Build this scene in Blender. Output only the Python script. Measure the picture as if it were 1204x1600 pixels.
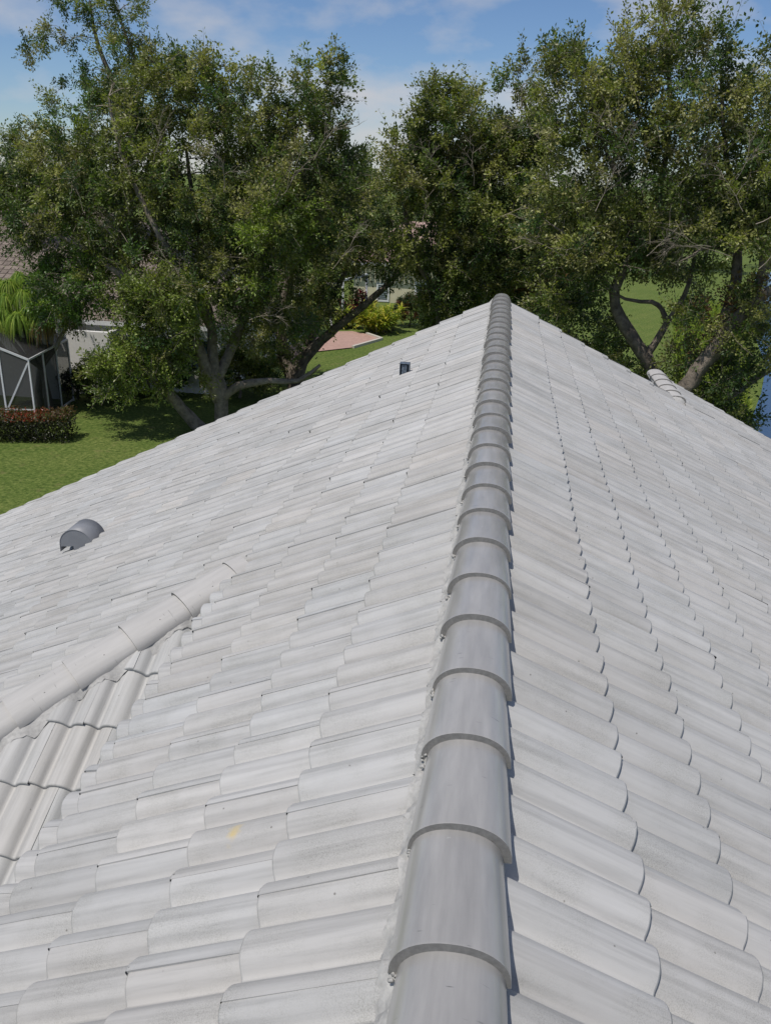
import bpy, bmesh, math, random
import numpy as np
from mathutils import Vector, Matrix
R = math.radians
PI = math.pi
random.seed(7)
RNG = np.random.default_rng(11)
for o in list(bpy.data.objects):
    bpy.data.objects.remove(o)
scene = bpy.context.scene
col = scene.collection

# ------------------------------------------------------------------ camera
F_PX, YAW, PIT, ROLL = 1313.73, 0.1245, 0.3843, 0.0346
CAMP = np.array([-0.0085, 0.0, 8.4396])
_fw = np.array([-math.sin(YAW)*math.cos(PIT), math.cos(YAW)*math.cos(PIT), -math.sin(PIT)])
_rt = np.array([math.cos(YAW), math.sin(YAW), 0.0])
_up = np.cross(_rt, _fw)
RT = _rt*math.cos(ROLL) + _up*math.sin(ROLL)
UP = -_rt*math.sin(ROLL) + _up*math.cos(ROLL)
cam = bpy.data.cameras.new('camera')
camo = bpy.data.objects.new('camera', cam)
col.objects.link(camo)
cam.sensor_fit = 'HORIZONTAL'
cam.sensor_width = 36.0
cam.lens = F_PX/1204.0*36.0
cam.clip_start = 0.05
cam.clip_end = 2000.0
camo.matrix_world = Matrix(((RT[0], UP[0], -_fw[0], CAMP[0]), (RT[1], UP[1], -_fw[1], CAMP[1]),
                            (RT[2], UP[2], -_fw[2], CAMP[2]), (0, 0, 0, 1)))
scene.camera = camo

def at_y(px, py, Y):
    """world point seen at photo pixel (px,py) on the vertical plane y = Y"""
    d = _fw + RT*(px-602)/F_PX - UP*(py-800)/F_PX
    return CAMP + d*(Y-CAMP[1])/d[1]

def at_z(px, py, z=0.0):
    d = _fw + RT*(px-602)/F_PX - UP*(py-800)/F_PX
    return CAMP + d*(z-CAMP[2])/d[2]

# ------------------------------------------------------------------ world and sun
SUN_AZ = Vector((-0.58, -0.81, 0)).normalized()
SUN_EL = R(66)
world = bpy.data.worlds.new('World')
scene.world = world
world.use_nodes = True
wn, wl = world.node_tree.nodes, world.node_tree.links
bg = wn['Background']
sky = wn.new('ShaderNodeTexSky')
sky.sky_type = 'NISHITA'
sky.sun_disc = False
sky.sun_elevation = SUN_EL
sky.sun_rotation = math.atan2(SUN_AZ.x, SUN_AZ.y)
sky.air_density = 0.9
sky.dust_density = 0.1
sky.ozone_density = 4.0
wtc = wn.new('ShaderNodeTexCoord')
wmap = wn.new('ShaderNodeMapping')
wmap.inputs['Scale'].default_value = (1.0, 1.0, 2.2)
wl.new(wtc.outputs['Generated'], wmap.inputs['Vector'])
cn = wn.new('ShaderNodeTexNoise')
cn.inputs['Scale'].default_value = 6.5
cn.inputs['Detail'].default_value = 6.0
cn.inputs['Roughness'].default_value = 0.52
wl.new(wmap.outputs['Vector'], cn.inputs['Vector'])
cr = wn.new('ShaderNodeValToRGB')
cr.color_ramp.elements[0].position = 0.44
cr.color_ramp.elements[0].color = (0, 0, 0, 1)
cr.color_ramp.elements[1].position = 0.70
cr.color_ramp.elements[1].color = (0.8, 0.8, 0.8, 1)
wl.new(cn.outputs['Fac'], cr.inputs['Fac'])
cmix = wn.new('ShaderNodeMix')
cmix.data_type = 'RGBA'
wl.new(cr.outputs['Color'], cmix.inputs['Factor'])
stn = wn.new('ShaderNodeMix'); stn.data_type = 'RGBA'; stn.blend_type = 'MULTIPLY'; stn.inputs['Factor'].default_value = 1.0
stn.inputs['B'].default_value = (0.86, 0.95, 1.10, 1)
wl.new(sky.outputs['Color'], stn.inputs['A'])
wl.new(stn.outputs['Result'], cmix.inputs['A'])
cmix.inputs['B'].default_value = (7.4, 7.2, 7.3, 1)
wl.new(cmix.outputs['Result'], bg.inputs['Color'])
bg.inputs['Strength'].default_value = 0.085

sun = bpy.data.lights.new('sun', 'SUN')
sun.energy = 3.7
sun.angle = R(0.5)
sun.color = (1.0, 0.945, 0.865)
suno = bpy.data.objects.new('sun', sun)
col.objects.link(suno)
sdir = Vector((SUN_AZ.x*math.cos(SUN_EL), SUN_AZ.y*math.cos(SUN_EL), math.sin(SUN_EL)))
suno.rotation_euler = sdir.to_track_quat('Z', 'Y').to_euler()
suno.location = (0, 0, 60)

scene.view_settings.view_transform = 'Standard'
scene.view_settings.look = 'None'
scene.view_settings.exposure = -0.06
scene.view_settings.gamma = 1.0
scene.view_settings.use_curve_mapping = False

# ------------------------------------------------------------------ helpers
def tag(o, label=None, cat=None, group=None, kind=None):
    if label: o['label'] = label
    if cat: o['category'] = cat
    if group: o['group'] = group
    if kind: o['kind'] = kind
    return o

def empty(name, loc, label=None, cat=None, group=None):
    o = bpy.data.objects.new(name, None)
    o.location = loc
    o.empty_display_size = 0.2
    col.objects.link(o)
    return tag(o, label, cat, group)

def link_mesh(name, me, mat, parent=None):
    if mat and not me.materials:
        me.materials.append(mat)
    o = bpy.data.objects.new(name, me)
    col.objects.link(o)
    if parent is not None:
        o.parent = parent
        pl = parent.location if parent.parent is None else parent.parent.location
        if parent.type == 'EMPTY':
            o.location = -Vector(parent.location)
    return o

def np_mesh(name, V, faces_flat, counts, smooth=True, attr=None):
    """faces_flat: flat loop vertex indices, counts: verts per face; attr: per-face (n,4) colours"""
    me = bpy.data.meshes.new(name)
    V = np.asarray(V, dtype=np.float32)
    fl = np.asarray(faces_flat, dtype=np.int32)
    ct = np.asarray(counts, dtype=np.int32)
    me.vertices.add(len(V))
    me.vertices.foreach_set('co', V.ravel())
    me.loops.add(len(fl))
    me.loops.foreach_set('vertex_index', fl)
    me.polygons.add(len(ct))
    st = np.zeros(len(ct), dtype=np.int32)
    st[1:] = np.cumsum(ct)[:-1]
    me.polygons.foreach_set('loop_start', st)
    me.polygons.foreach_set('loop_total', ct)
    me.polygons.foreach_set('use_smooth', np.full(len(ct), smooth))
    if attr is not None:
        a = me.attributes.new('tint', 'FLOAT_COLOR', 'FACE')
        a.data.foreach_set('color', np.asarray(attr, dtype=np.float32).ravel())
    me.update()
    me.validate()
    return me

class MB:
    """collects simple solids in world coordinates"""
    def __init__(self):
        self.v, self.f, self.t = [], [], []
    def quadgrid(self, P, tint=1.0, closed=False):
        P = np.asarray(P, float)
        n, m = P.shape[:2]
        b = len(self.v)
        self.v += [tuple(q) for q in P.reshape(-1, 3)]
        for i in range(n-1):
            for j in range(m-1 if not closed else m):
                k = (j+1) % m
                self.f.append((b+i*m+j, b+i*m+k, b+(i+1)*m+k, b+(i+1)*m+j)); self.t.append(tint)
    def poly(self, pts, tint=1.0):
        b = len(self.v)
        self.v += [tuple(q) for q in pts]
        self.f.append(tuple(range(b, b+len(pts)))); self.t.append(tint)
    def box(self, c, s, rot=None, tint=1.0):
        b = len(self.v)
        M = rot if rot is not None else Matrix.Identity(3)
        for dx in (-.5, .5):
            for dy in (-.5, .5):
                for dz in (-.5, .5):
                    self.v.append(tuple(Vector(c) + M @ Vector((dx*s[0], dy*s[1], dz*s[2]))))
        for q in ((0,1,3,2),(4,6,7,5),(0,4,5,1),(2,3,7,6),(0,2,6,4),(1,5,7,3)):
            self.f.append(tuple(b+k for k in q)); self.t.append(tint)
    def box2(self, a, b_, tint=1.0):
        a = Vector(a); b_ = Vector(b_)
        self.box((a+b_)/2, (abs(b_.x-a.x), abs(b_.y-a.y), abs(b_.z-a.z)), tint=tint)
    def bar(self, a, b_, w, h=None, tint=1.0):
        a = Vector(a); b_ = Vector(b_); d = b_-a
        h = h or w
        q = d.to_track_quat('Z', 'Y').to_matrix()
        self.box((a+b_)/2, (w, h, d.length), rot=q, tint=tint)
    def tube(self, pts, rad, n=8, tint=1.0, cap=True):
        pts = [Vector(p) for p in pts]
        rings = []
        for i, p in enumerate(pts):
            d = (pts[min(i+1, len(pts)-1)]-pts[max(i-1, 0)]).normalized()
            q = d.to_track_quat('Z', 'Y').to_matrix()
            r = rad[i]
            rings.append([p + q @ Vector((r*math.cos(2*PI*k/n), r*math.sin(2*PI*k/n), 0)) for k in range(n)])
        b = len(self.v)
        self.quadgrid([[tuple(q) for q in ring] for ring in rings], tint, closed=True)
        if cap:
            m = len(rings)
            self.f.append(tuple(b+(m-1)*n+k for k in range(n))); self.t.append(tint)
            self.f.append(tuple(b+n-1-k for k in range(n))); self.t.append(tint)
    def build(self, name, mat, parent=None, smooth=False, bevel=0):
        me = np_mesh(name, self.v, [i for f in self.f for i in f], [len(f) for f in self.f], smooth,
                     [(t, t, t, 1) if not isinstance(t, tuple) else t for t in self.t])
        bm = bmesh.new(); bm.from_mesh(me)
        bmesh.ops.recalc_face_normals(bm, faces=bm.faces)
        bm.to_mesh(me); bm.free()
        o = link_mesh(name, me, mat, parent)
        if bevel:
            md = o.modifiers.new('bevel', 'BEVEL'); md.width = bevel; md.segments = 2
        return o

# ------------------------------------------------------------------ materials
def new_mat(name):
    m = bpy.data.materials.new(name); m.use_nodes = True
    nt = m.node_tree
    return m, nt.nodes, nt.links, nt.nodes['Principled BSDF']

def N(ns, t, **kw):
    n = ns.new(t)
    for k, v in kw.items():
        if k in n.inputs: n.inputs[k].default_value = v
        else: setattr(n, k, v)
    return n

def ramp(ns, ls, src, stops):
    r = ns.new('ShaderNodeValToRGB')
    el = r.color_ramp.elements
    el[0].position, el[0].color = stops[0][0], (*stops[0][1], 1)
    el[1].position, el[1].color = stops[-1][0], (*stops[-1][1], 1)
    for p, c in stops[1:-1]:
        e = el.new(p); e.color = (*c, 1)
    ls.new(src, r.inputs['Fac'])
    return r.outputs['Color']

def mul(ns, ls, a, b):
    m = ns.new('ShaderNodeMix'); m.data_type = 'RGBA'; m.blend_type = 'MULTIPLY'
    m.inputs['Factor'].default_value = 1.0
    for s, k in ((a, 'A'), (b, 'B')):
        if isinstance(s, tuple): m.inputs[k].default_value = (*s, 1)
        else: ls.new(s, m.inputs[k])
    return m.outputs['Result']

def mixc(ns, ls, fac, a, b):
    m = ns.new('ShaderNodeMix'); m.data_type = 'RGBA'
    if isinstance(fac, float): m.inputs['Factor'].default_value = fac
    else: ls.new(fac, m.inputs['Factor'])
    for s, k in ((a, 'A'), (b, 'B')):
        if isinstance(s, tuple): m.inputs[k].default_value = (*s, 1)
        else: ls.new(s, m.inputs[k])
    return m.outputs['Result']

def bump(ns, ls, bsdf, src, strength, dist):
    b = ns.new('ShaderNodeBump'); b.inputs['Strength'].default_value = strength
    b.inputs['Distance'].default_value = dist
    ls.new(src, b.inputs['Height']); ls.new(b.outputs['Normal'], bsdf.inputs['Normal'])
    return b

def tile_material(name, base, dark, scale_vec, gritty=0.5, rough=0.7):
    """painted concrete roof tile: per tile tint, streaks along the barrel, gritty worn patches"""
    m, ns, ls, p = new_mat(name)
    at = N(ns, 'ShaderNodeAttribute'); at.attribute_name = 'tint'
    tc = ns.new('ShaderNodeTexCoord')
    mp = ns.new('ShaderNodeMapping'); mp.inputs['Scale'].default_value = scale_vec
    ls.new(tc.outputs['Object'], mp.inputs['Vector'])
    st = N(ns, 'ShaderNodeTexNoise', Scale=1.0, Detail=4.0, Roughness=0.6)
    ls.new(mp.outputs['Vector'], st.inputs['Vector'])
    gr = N(ns, 'ShaderNodeTexNoise', Scale=330.0, Detail=3.0, Roughness=0.7)
    ls.new(tc.outputs['Object'], gr.inputs['Vector'])
    mask = N(ns, 'ShaderNodeTexNoise', Scale=4.5, Detail=5.0, Roughness=0.62)
    ls.new(tc.outputs['Object'], mask.inputs['Vector'])
    big = N(ns, 'ShaderNodeTexNoise', Scale=0.7, Detail=3.0)
    ls.new(tc.outputs['Object'], big.inputs['Vector'])
    c0 = ramp(ns, ls, st.outputs['Fac'], [(0.25, dark), (0.5, base), (0.75, tuple(min(1, b*1.10) for b in base))])
    grit = ramp(ns, ls, gr.outputs['Fac'], [(0.33, (0.52, 0.52, 0.49)), (0.5, (0.9, 0.9, 0.885)), (0.62, (1.03, 1.03, 1.01))])
    mk = ramp(ns, ls, mask.outputs['Fac'], [(0.42, (0, 0, 0)), (0.64, (gritty, gritty, gritty))])
    g2 = mixc(ns, ls, mk, (1.0, 1.0, 1.0), grit)
    c1 = mul(ns, ls, c0, g2)
    c2 = mul(ns, ls, c1, at.outputs['Color'])
    b2 = ramp(ns, ls, big.outputs['Fac'], [(0.3, (0.94, 0.94, 0.935)), (0.7, (1.04, 1.035, 1.03))])
    c3 = mul(ns, ls, c2, b2)
    spk = N(ns, 'ShaderNodeTexVoronoi', Scale=14.0)
    ls.new(tc.outputs['Object'], spk.inputs['Vector'])
    sp = ramp(ns, ls, spk.outputs['Distance'], [(0.03, (0.45, 0.44, 0.42)), (0.055, (1, 1, 1))])
    c4 = mul(ns, ls, c3, sp)
    mq = ns.new('ShaderNodeMapping'); mq.vector_type = 'POINT'
    mq.inputs['Location'].default_value = (0.665*9, -1.870*9, 0); mq.inputs['Scale'].default_value = (9, 9, 0)
    ls.new(tc.outputs['Object'], mq.inputs['Vector'])
    ds = N(ns, 'ShaderNodeVectorMath'); ds.operation = 'LENGTH'
    dq = N(ns, 'ShaderNodeTexNoise', Scale=25.0, Detail=3.0)
    ls.new(tc.outputs['Object'], dq.inputs['Vector'])
    ls.new(mq.outputs['Vector'], ds.inputs[0])
    ad = ns.new('ShaderNodeMath'); ad.operation = 'MULTIPLY_ADD'; ad.inputs[1].default_value = 0.9
    ls.new(dq.outputs['Fac'], ad.inputs[0]); ls.new(ds.outputs['Value'], ad.inputs[2])
    sm = ramp(ns, ls, ad.outputs[0], [(0.42, (0.75, 0.75, 0.75)), (0.72, (0, 0, 0))])
    c4 = mixc(ns, ls, sm, c4, (0.55, 0.42, 0.16))
    ls.new(c4, p.inputs['Base Color'])
    p.inputs['Roughness'].default_value = rough
    p.inputs['Specular IOR Level'].default_value = 0.35
    bump(ns, ls, p, gr.outputs['Fac'], 0.22, 0.002)
    return m

TILE_X = tile_material('tile_paint_cross', (0.424, 0.423, 0.419), (0.322, 0.322, 0.320), (1.7, 42, 1.7), 0.75)
TILE_Y = tile_material('tile_paint_long', (0.445, 0.443, 0.436), (0.36, 0.358, 0.352), (42, 1.7, 1.7), 0.35)

def cap_material(name, a, b, rough, coat=0.0):
    m, ns, ls, p = new_mat(name)
    tc = ns.new('ShaderNodeTexCoord')
    oi = ns.new('ShaderNodeObjectInfo')
    vv = N(ns, 'ShaderNodeVectorMath'); vv.operation = 'ADD'
    sc = N(ns, 'ShaderNodeVectorMath'); sc.operation = 'SCALE'; sc.inputs['Scale'].default_value = 40.0
    cmb = ns.new('ShaderNodeCombineXYZ')
    for k in 'XYZ': ls.new(oi.outputs['Random'], cmb.inputs[k])
    ls.new(cmb.outputs['Vector'], sc.inputs['Vector'])
    ls.new(tc.outputs['Object'], vv.inputs[0]); ls.new(sc.outputs['Vector'], vv.inputs[1])
    mp = ns.new('ShaderNodeMapping'); mp.inputs['Scale'].default_value = (26, 3, 26)
    ls.new(vv.outputs['Vector'], mp.inputs['Vector'])
    st = N(ns, 'ShaderNodeTexNoise', Scale=1.0, Detail=4.0, Roughness=0.6)
    ls.new(mp.outputs['Vector'], st.inputs['Vector'])
    c = ramp(ns, ls, st.outputs['Fac'], [(0.25, b), (0.7, a)])
    mp2 = ns.new('ShaderNodeMapping'); mp2.inputs['Scale'].default_value = (14, 90, 14)
    mp2.inputs['Rotation'].default_value = (0, 0, 0.25)
    ls.new(vv.outputs['Vector'], mp2.inputs['Vector'])
    scr = N(ns, 'ShaderNodeTexNoise', Scale=1.0, Detail=2.0, Roughness=0.5)
    ls.new(mp2.outputs['Vector'], scr.inputs['Vector'])
    s2 = ramp(ns, ls, scr.outputs['Fac'], [(0.22, (0.45, 0.45, 0.46)), (0.29, (1, 1, 1))])
    c = mul(ns, ls, c, s2)
    wh = N(ns, 'ShaderNodeTexNoise', Scale=22.0, Detail=5.0, Roughness=0.7)
    ls.new(vv.outputs['Vector'], wh.inputs['Vector'])
    wm = ramp(ns, ls, wh.outputs['Fac'], [(0.70, (0, 0, 0)), (0.76, (0.55, 0.55, 0.55))])
    c = mixc(ns, ls, wm, c, (0.55, 0.55, 0.54))
    ov = ramp(ns, ls, oi.outputs['Random'], [(0, (0.93, 0.93, 0.93)), (1, (1.05, 1.05, 1.05))])
    c = mul(ns, ls, c, ov)
    ls.new(c, p.inputs['Base Color'])
    p.inputs['Roughness'].default_value = rough
    p.inputs['Specular IOR Level'].default_value = 0.6
    p.inputs['Coat Weight'].default_value = coat
    p.inputs['Coat Roughness'].default_value = 0.22
    fine = N(ns, 'ShaderNodeTexNoise', Scale=260.0, Detail=2.0)
    ls.new(tc.outputs['Object'], fine.inputs['Vector'])
    bump(ns, ls, p, fine.outputs['Fac'], 0.08, 0.001)
    return m
CAP_GREY = cap_material('ridge_paint', (0.375, 0.368, 0.358), (0.27, 0.266, 0.26), 0.30, 0.6)
CAP_PALE = cap_material('hip_paint', (0.47, 0.46, 0.445), (0.39, 0.382, 0.37), 0.75)

def rough_mat(name, a, b, scale=20.0, rough=0.85, bmp=0.4, bd=0.004, metal=0.0, tint=False, detail=5.0):
    m, ns, ls, p = new_mat(name)
    tc = ns.new('ShaderNodeTexCoord')
    n1 = N(ns, 'ShaderNodeTexNoise', Scale=scale, Detail=detail, Roughness=0.65)
    ls.new(tc.outputs['Object'], n1.inputs['Vector'])
    c = ramp(ns, ls, n1.outputs['Fac'], [(0.3, b), (0.7, a)])
    if tint:
        at = N(ns, 'ShaderNodeAttribute'); at.attribute_name = 'tint'
        c = mul(ns, ls, c, at.outputs['Color'])
    ls.new(c, p.inputs['Base Color'])
    p.inputs['Roughness'].default_value = rough
    p.inputs['Metallic'].default_value = metal
    if bmp: bump(ns, ls, p, n1.outputs['Fac'], bmp, bd)
    return m
MORTAR = rough_mat('mortar', (0.47, 0.465, 0.45), (0.34, 0.335, 0.325), 45, 0.9, 0.6, 0.005)
BUTT = rough_mat('cap_butt_dark', (0.25, 0.245, 0.232), (0.17, 0.166, 0.158), 60, 0.95, 0.5, 0.002)  # darker, rougher grey for the butt faces and inner lining of the caps
STUCCO_W = rough_mat('white_stucco', (0.74, 0.73, 0.71), (0.66, 0.65, 0.63), 8, 0.9, 0.3, 0.004)
STUCCO_C = rough_mat('cream_stucco', (0.62, 0.58, 0.42), (0.54, 0.50, 0.36), 3, 0.9, 0.2, 0.004)
WHITE = rough_mat('white_aluminium', (0.72, 0.73, 0.74), (0.62, 0.63, 0.64), 5, 0.45, 0.0)
VENT_GREY = rough_mat('vent_grey_metal', (0.225, 0.235, 0.255), (0.185, 0.195, 0.215), 9, 0.5, 0.05, 0.002)
VENT_DARK = rough_mat('vent_dark_metal', (0.20, 0.25, 0.31), (0.05, 0.065, 0.09), 40, 0.4, 0.2, 0.002, 0.3)
DARKM = rough_mat('dark_interior', (0.02, 0.022, 0.024), (0.012, 0.012, 0.014), 5, 0.7, 0.0)
PATIO = rough_mat('patio_paver', (0.46, 0.30, 0.25), (0.33, 0.21, 0.175), 6, 0.9, 0.2, 0.004, detail=8)
CURB = rough_mat('concrete_kerb', (0.55, 0.52, 0.46), (0.45, 0.42, 0.37), 12, 0.9, 0.2, 0.004)
PLASTIC = rough_mat('dark_plastic', (0.05, 0.05, 0.052), (0.03, 0.03, 0.03), 12, 0.6, 0.0)

def screen_material():
    m, ns, ls, p = new_mat('screen_mesh')
    tr = ns.new('ShaderNodeBsdfTransparent')
    mx = ns.new('ShaderNodeMixShader')
    mx.inputs['Fac'].default_value = 0.72
    p.inputs['Base Color'].default_value = (0.02, 0.02, 0.021, 1)
    p.inputs['Roughness'].default_value = 0.8
    out = ns['Material Output']
    ls.new(tr.outputs[0], mx.inputs[1]); ls.new(p.outputs[0], mx.inputs[2])
    ls.new(mx.outputs[0], out.inputs['Surface'])
    return m
SCREEN = screen_material()

def glass_dark():
    m, ns, ls, p = new_mat('window_glass')
    p.inputs['Base Color'].default_value = (0.03, 0.05, 0.06, 1)
    p.inputs['Roughness'].default_value = 0.08
    return m
GLASS = glass_dark()

def roof_brown_material():
    m, ns, ls, p = new_mat('brown_roof_tile')
    tc = ns.new('ShaderNodeTexCoord')
    at = N(ns, 'ShaderNodeAttribute'); at.attribute_name = 'tint'
    n1 = N(ns, 'ShaderNodeTexNoise', Scale=9.0, Detail=5.0)
    ls.new(tc.outputs['Object'], n1.inputs['Vector'])
    c = ramp(ns, ls, n1.outputs['Fac'], [(0.3, (0.13, 0.105, 0.088)), (0.7, (0.24, 0.195, 0.165))])
    c = mul(ns, ls, c, at.outputs['Color'])
    ls.new(c, p.inputs['Base Color'])
    p.inputs['Roughness'].default_value = 0.9
    return m
ROOF_BROWN = roof_brown_material()

def leaf_material(name, trans=0.32, rough=0.42, spec=0.5):
    m, ns, ls, p = new_mat(name)
    at = N(ns, 'ShaderNodeAttribute'); at.attribute_name = 'tint'
    ls.new(at.outputs['Color'], p.inputs['Base Color'])
    p.inputs['Roughness'].default_value = rough
    p.inputs['Specular IOR Level'].default_value = spec
    tl = ns.new('ShaderNodeBsdfTranslucent')
    c = mul(ns, ls, at.outputs['Color'], (1.5, 1.7, 0.6))
    ls.new(c, tl.inputs['Color'])
    mx = ns.new('ShaderNodeMixShader'); mx.inputs['Fac'].default_value = trans
    ls.new(p.outputs[0], mx.inputs[1]); ls.new(tl.outputs[0], mx.inputs[2])
    ls.new(mx.outputs[0], ns['Material Output'].inputs['Surface'])
    return m
LEAF = leaf_material('leaf')
LEAF_SOFT = leaf_material('soft_leaf', 0.4, 0.6, 0.2)
BARK = rough_mat('bark', (0.27, 0.225, 0.18), (0.06, 0.05, 0.04), 5, 0.95, 1.0, 0.06, detail=10)
BARK_OAK = rough_mat('oak_bark', (0.36, 0.31, 0.25), (0.11, 0.093, 0.075), 5, 0.95, 1.0, 0.06, detail=10)
BARK_TWIG = rough_mat('twig_bark', (0.36, 0.31, 0.25), (0.17, 0.145, 0.115), 5, 0.9, 0.0)
BARK_PALE = rough_mat('pale_bark', (0.42, 0.39, 0.34), (0.26, 0.235, 0.20), 9, 0.95, 0.6, 0.02)

def grass_material():
    m, ns, ls, p = new_mat('lawn_grass')
    tc = ns.new('ShaderNodeTexCoord')
    n1 = N(ns, 'ShaderNodeTexNoise', Scale=0.35, Detail=6.0, Roughness=0.65)
    n2 = N(ns, 'ShaderNodeTexNoise', Scale=8.0, Detail=6.0, Roughness=0.75)
    n3 = N(ns, 'ShaderNodeTexNoise', Scale=1.7, Detail=5.0, Roughness=0.7)
    for n in (n1, n2, n3): ls.new(tc.outputs['Object'], n.inputs['Vector'])
    c = ramp(ns, ls, n2.outputs['Fac'], [(0.32, (0.040, 0.070, 0.014)), (0.5, (0.105, 0.150, 0.032)), (0.68, (0.215, 0.245, 0.075))])
    c = mul(ns, ls, c, ramp(ns, ls, n1.outputs['Fac'], [(0.3, (0.82, 0.9, 0.8)), (0.7, (1.15, 1.08, 1.15))]))
    dry = ramp(ns, ls, n3.outputs['Fac'], [(0.57, (0, 0, 0)), (0.72, (0.6, 0.6, 0.6))])
    c = mixc(ns, ls, dry, c, (0.20, 0.17, 0.075))
    # mowing stripes
    mp = ns.new('ShaderNodeMapping'); mp.inputs['Rotation'].default_value = (0, 0, 0.5)
    ls.new(tc.outputs['Object'], mp.inputs['Vector'])
    wv = N(ns, 'ShaderNodeTexWave', Scale=0.32, Distortion=0.6); wv.bands_direction = 'X'
    ls.new(mp.outputs['Vector'], wv.inputs['Vector'])
    c = mul(ns, ls, c, ramp(ns, ls, wv.outputs['Fac'], [(0.35, (0.96, 0.97, 0.96)), (0.65, (1.03, 1.02, 1.03))]))
    ls.new(c, p.inputs['Base Color'])
    p.inputs['Roughness'].default_value = 0.9
    p.inputs['Specular IOR Level'].default_value = 0.15
    bump(ns, ls, p, n2.outputs['Fac'], 1.0, 0.05)
    return m
GRASS = grass_material()

def water_material():
    m, ns, ls, p = new_mat('pond_water')
    p.inputs['Base Color'].default_value = (0.020, 0.055, 0.12, 1)
    p.inputs['Roughness'].default_value = 0.12
    tc = ns.new('ShaderNodeTexCoord')
    mp = ns.new('ShaderNodeMapping'); mp.inputs['Scale'].default_value = (1.0, 2.2, 1.0)
    ls.new(tc.outputs['Object'], mp.inputs['Vector'])
    n = N(ns, 'ShaderNodeTexNoise', Scale=3.0, Detail=4.0)
    ls.new(mp.outputs['Vector'], n.inputs['Vector'])
    bump(ns, ls, p, n.outputs['Fac'], 0.16, 0.04)
    return m
WATER = water_material()

# ------------------------------------------------------------------ setting: lawn, pond, patio
def sheet(name, pts, z, mat, label=None):
    mb = MB(); mb.poly([(x, y, z) for x, y in pts])
    o = mb.build(name, mat)
    return tag(o, kind='structure')
mb = MB()
xs = np.concatenate([np.linspace(-600, -60, 10), np.linspace(-50, 60, 40), np.linspace(70, 600, 10)])
ys = np.concatenate([np.linspace(-60, 0, 4), np.linspace(4, 100, 40), np.linspace(115, 900, 12)])
G = np.zeros((len(ys), len(xs), 3))
for i, y in enumerate(ys):
    for j, x in enumerate(xs):
        G[i, j] = (x, y, 0.0)
mb.quadgrid(G)
tag(mb.build('lawn', GRASS, smooth=True), 'broad mown green lawn around the houses with paler dry patches', 'lawn', kind='structure')
tag(sheet('pond', [(8.9, 29), (9.9, 33), (11.6, 38), (13.4, 44), (15.6, 55), (19.5, 70), (26, 95), (90, 120), (120, 60), (70, 18), (12, 22)], 0.012, WATER),
    'blue rippled pond beyond the right hand trees', 'pond')
mb = MB()
pt = [at_z(526, 519), at_z(550, 518.5), at_z(573, 523), at_z(596, 531), at_z(551, 544), at_z(470, 553), at_z(440, 575), at_z(455, 540)]
mb.poly([(q[0], q[1], 0.05) for q in pt])
tag(mb.build('patio', PATIO), 'pinkish brown paved patio between the lawn and the yellow shrub', 'patio', kind='structure')
mb = MB()
for a, b in ((pt[3], pt[4]), (pt[2], pt[3])):
    mb.bar((a[0], a[1], 0.06), (b[0], b[1], 0.06), 0.16, 0.14)
tag(mb.build('patio_kerb', CURB), 'pale concrete kerb edging the pink patio', 'kerb', kind='structure')

# ------------------------------------------------------------------ roof tiles
TP = 0.4980            # tan of the roof pitch
PA = math.atan(TP); CP, SP = math.cos(PA), math.sin(PA)
Z0 = 6.880             # tile plane at the ridge line
YG = 11.727            # gable end
RW = 0.1527; TW = RW*2; EXP = 0.3613

def roll_h(v):
    v = np.mod(v, 1.0)
    t = np.clip((v-0.10)/0.90, 0, 1)
    a = np.clip(1-np.abs(2*t-1)**2.7, 0, 1)
    return 0.042*a**0.95

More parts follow.
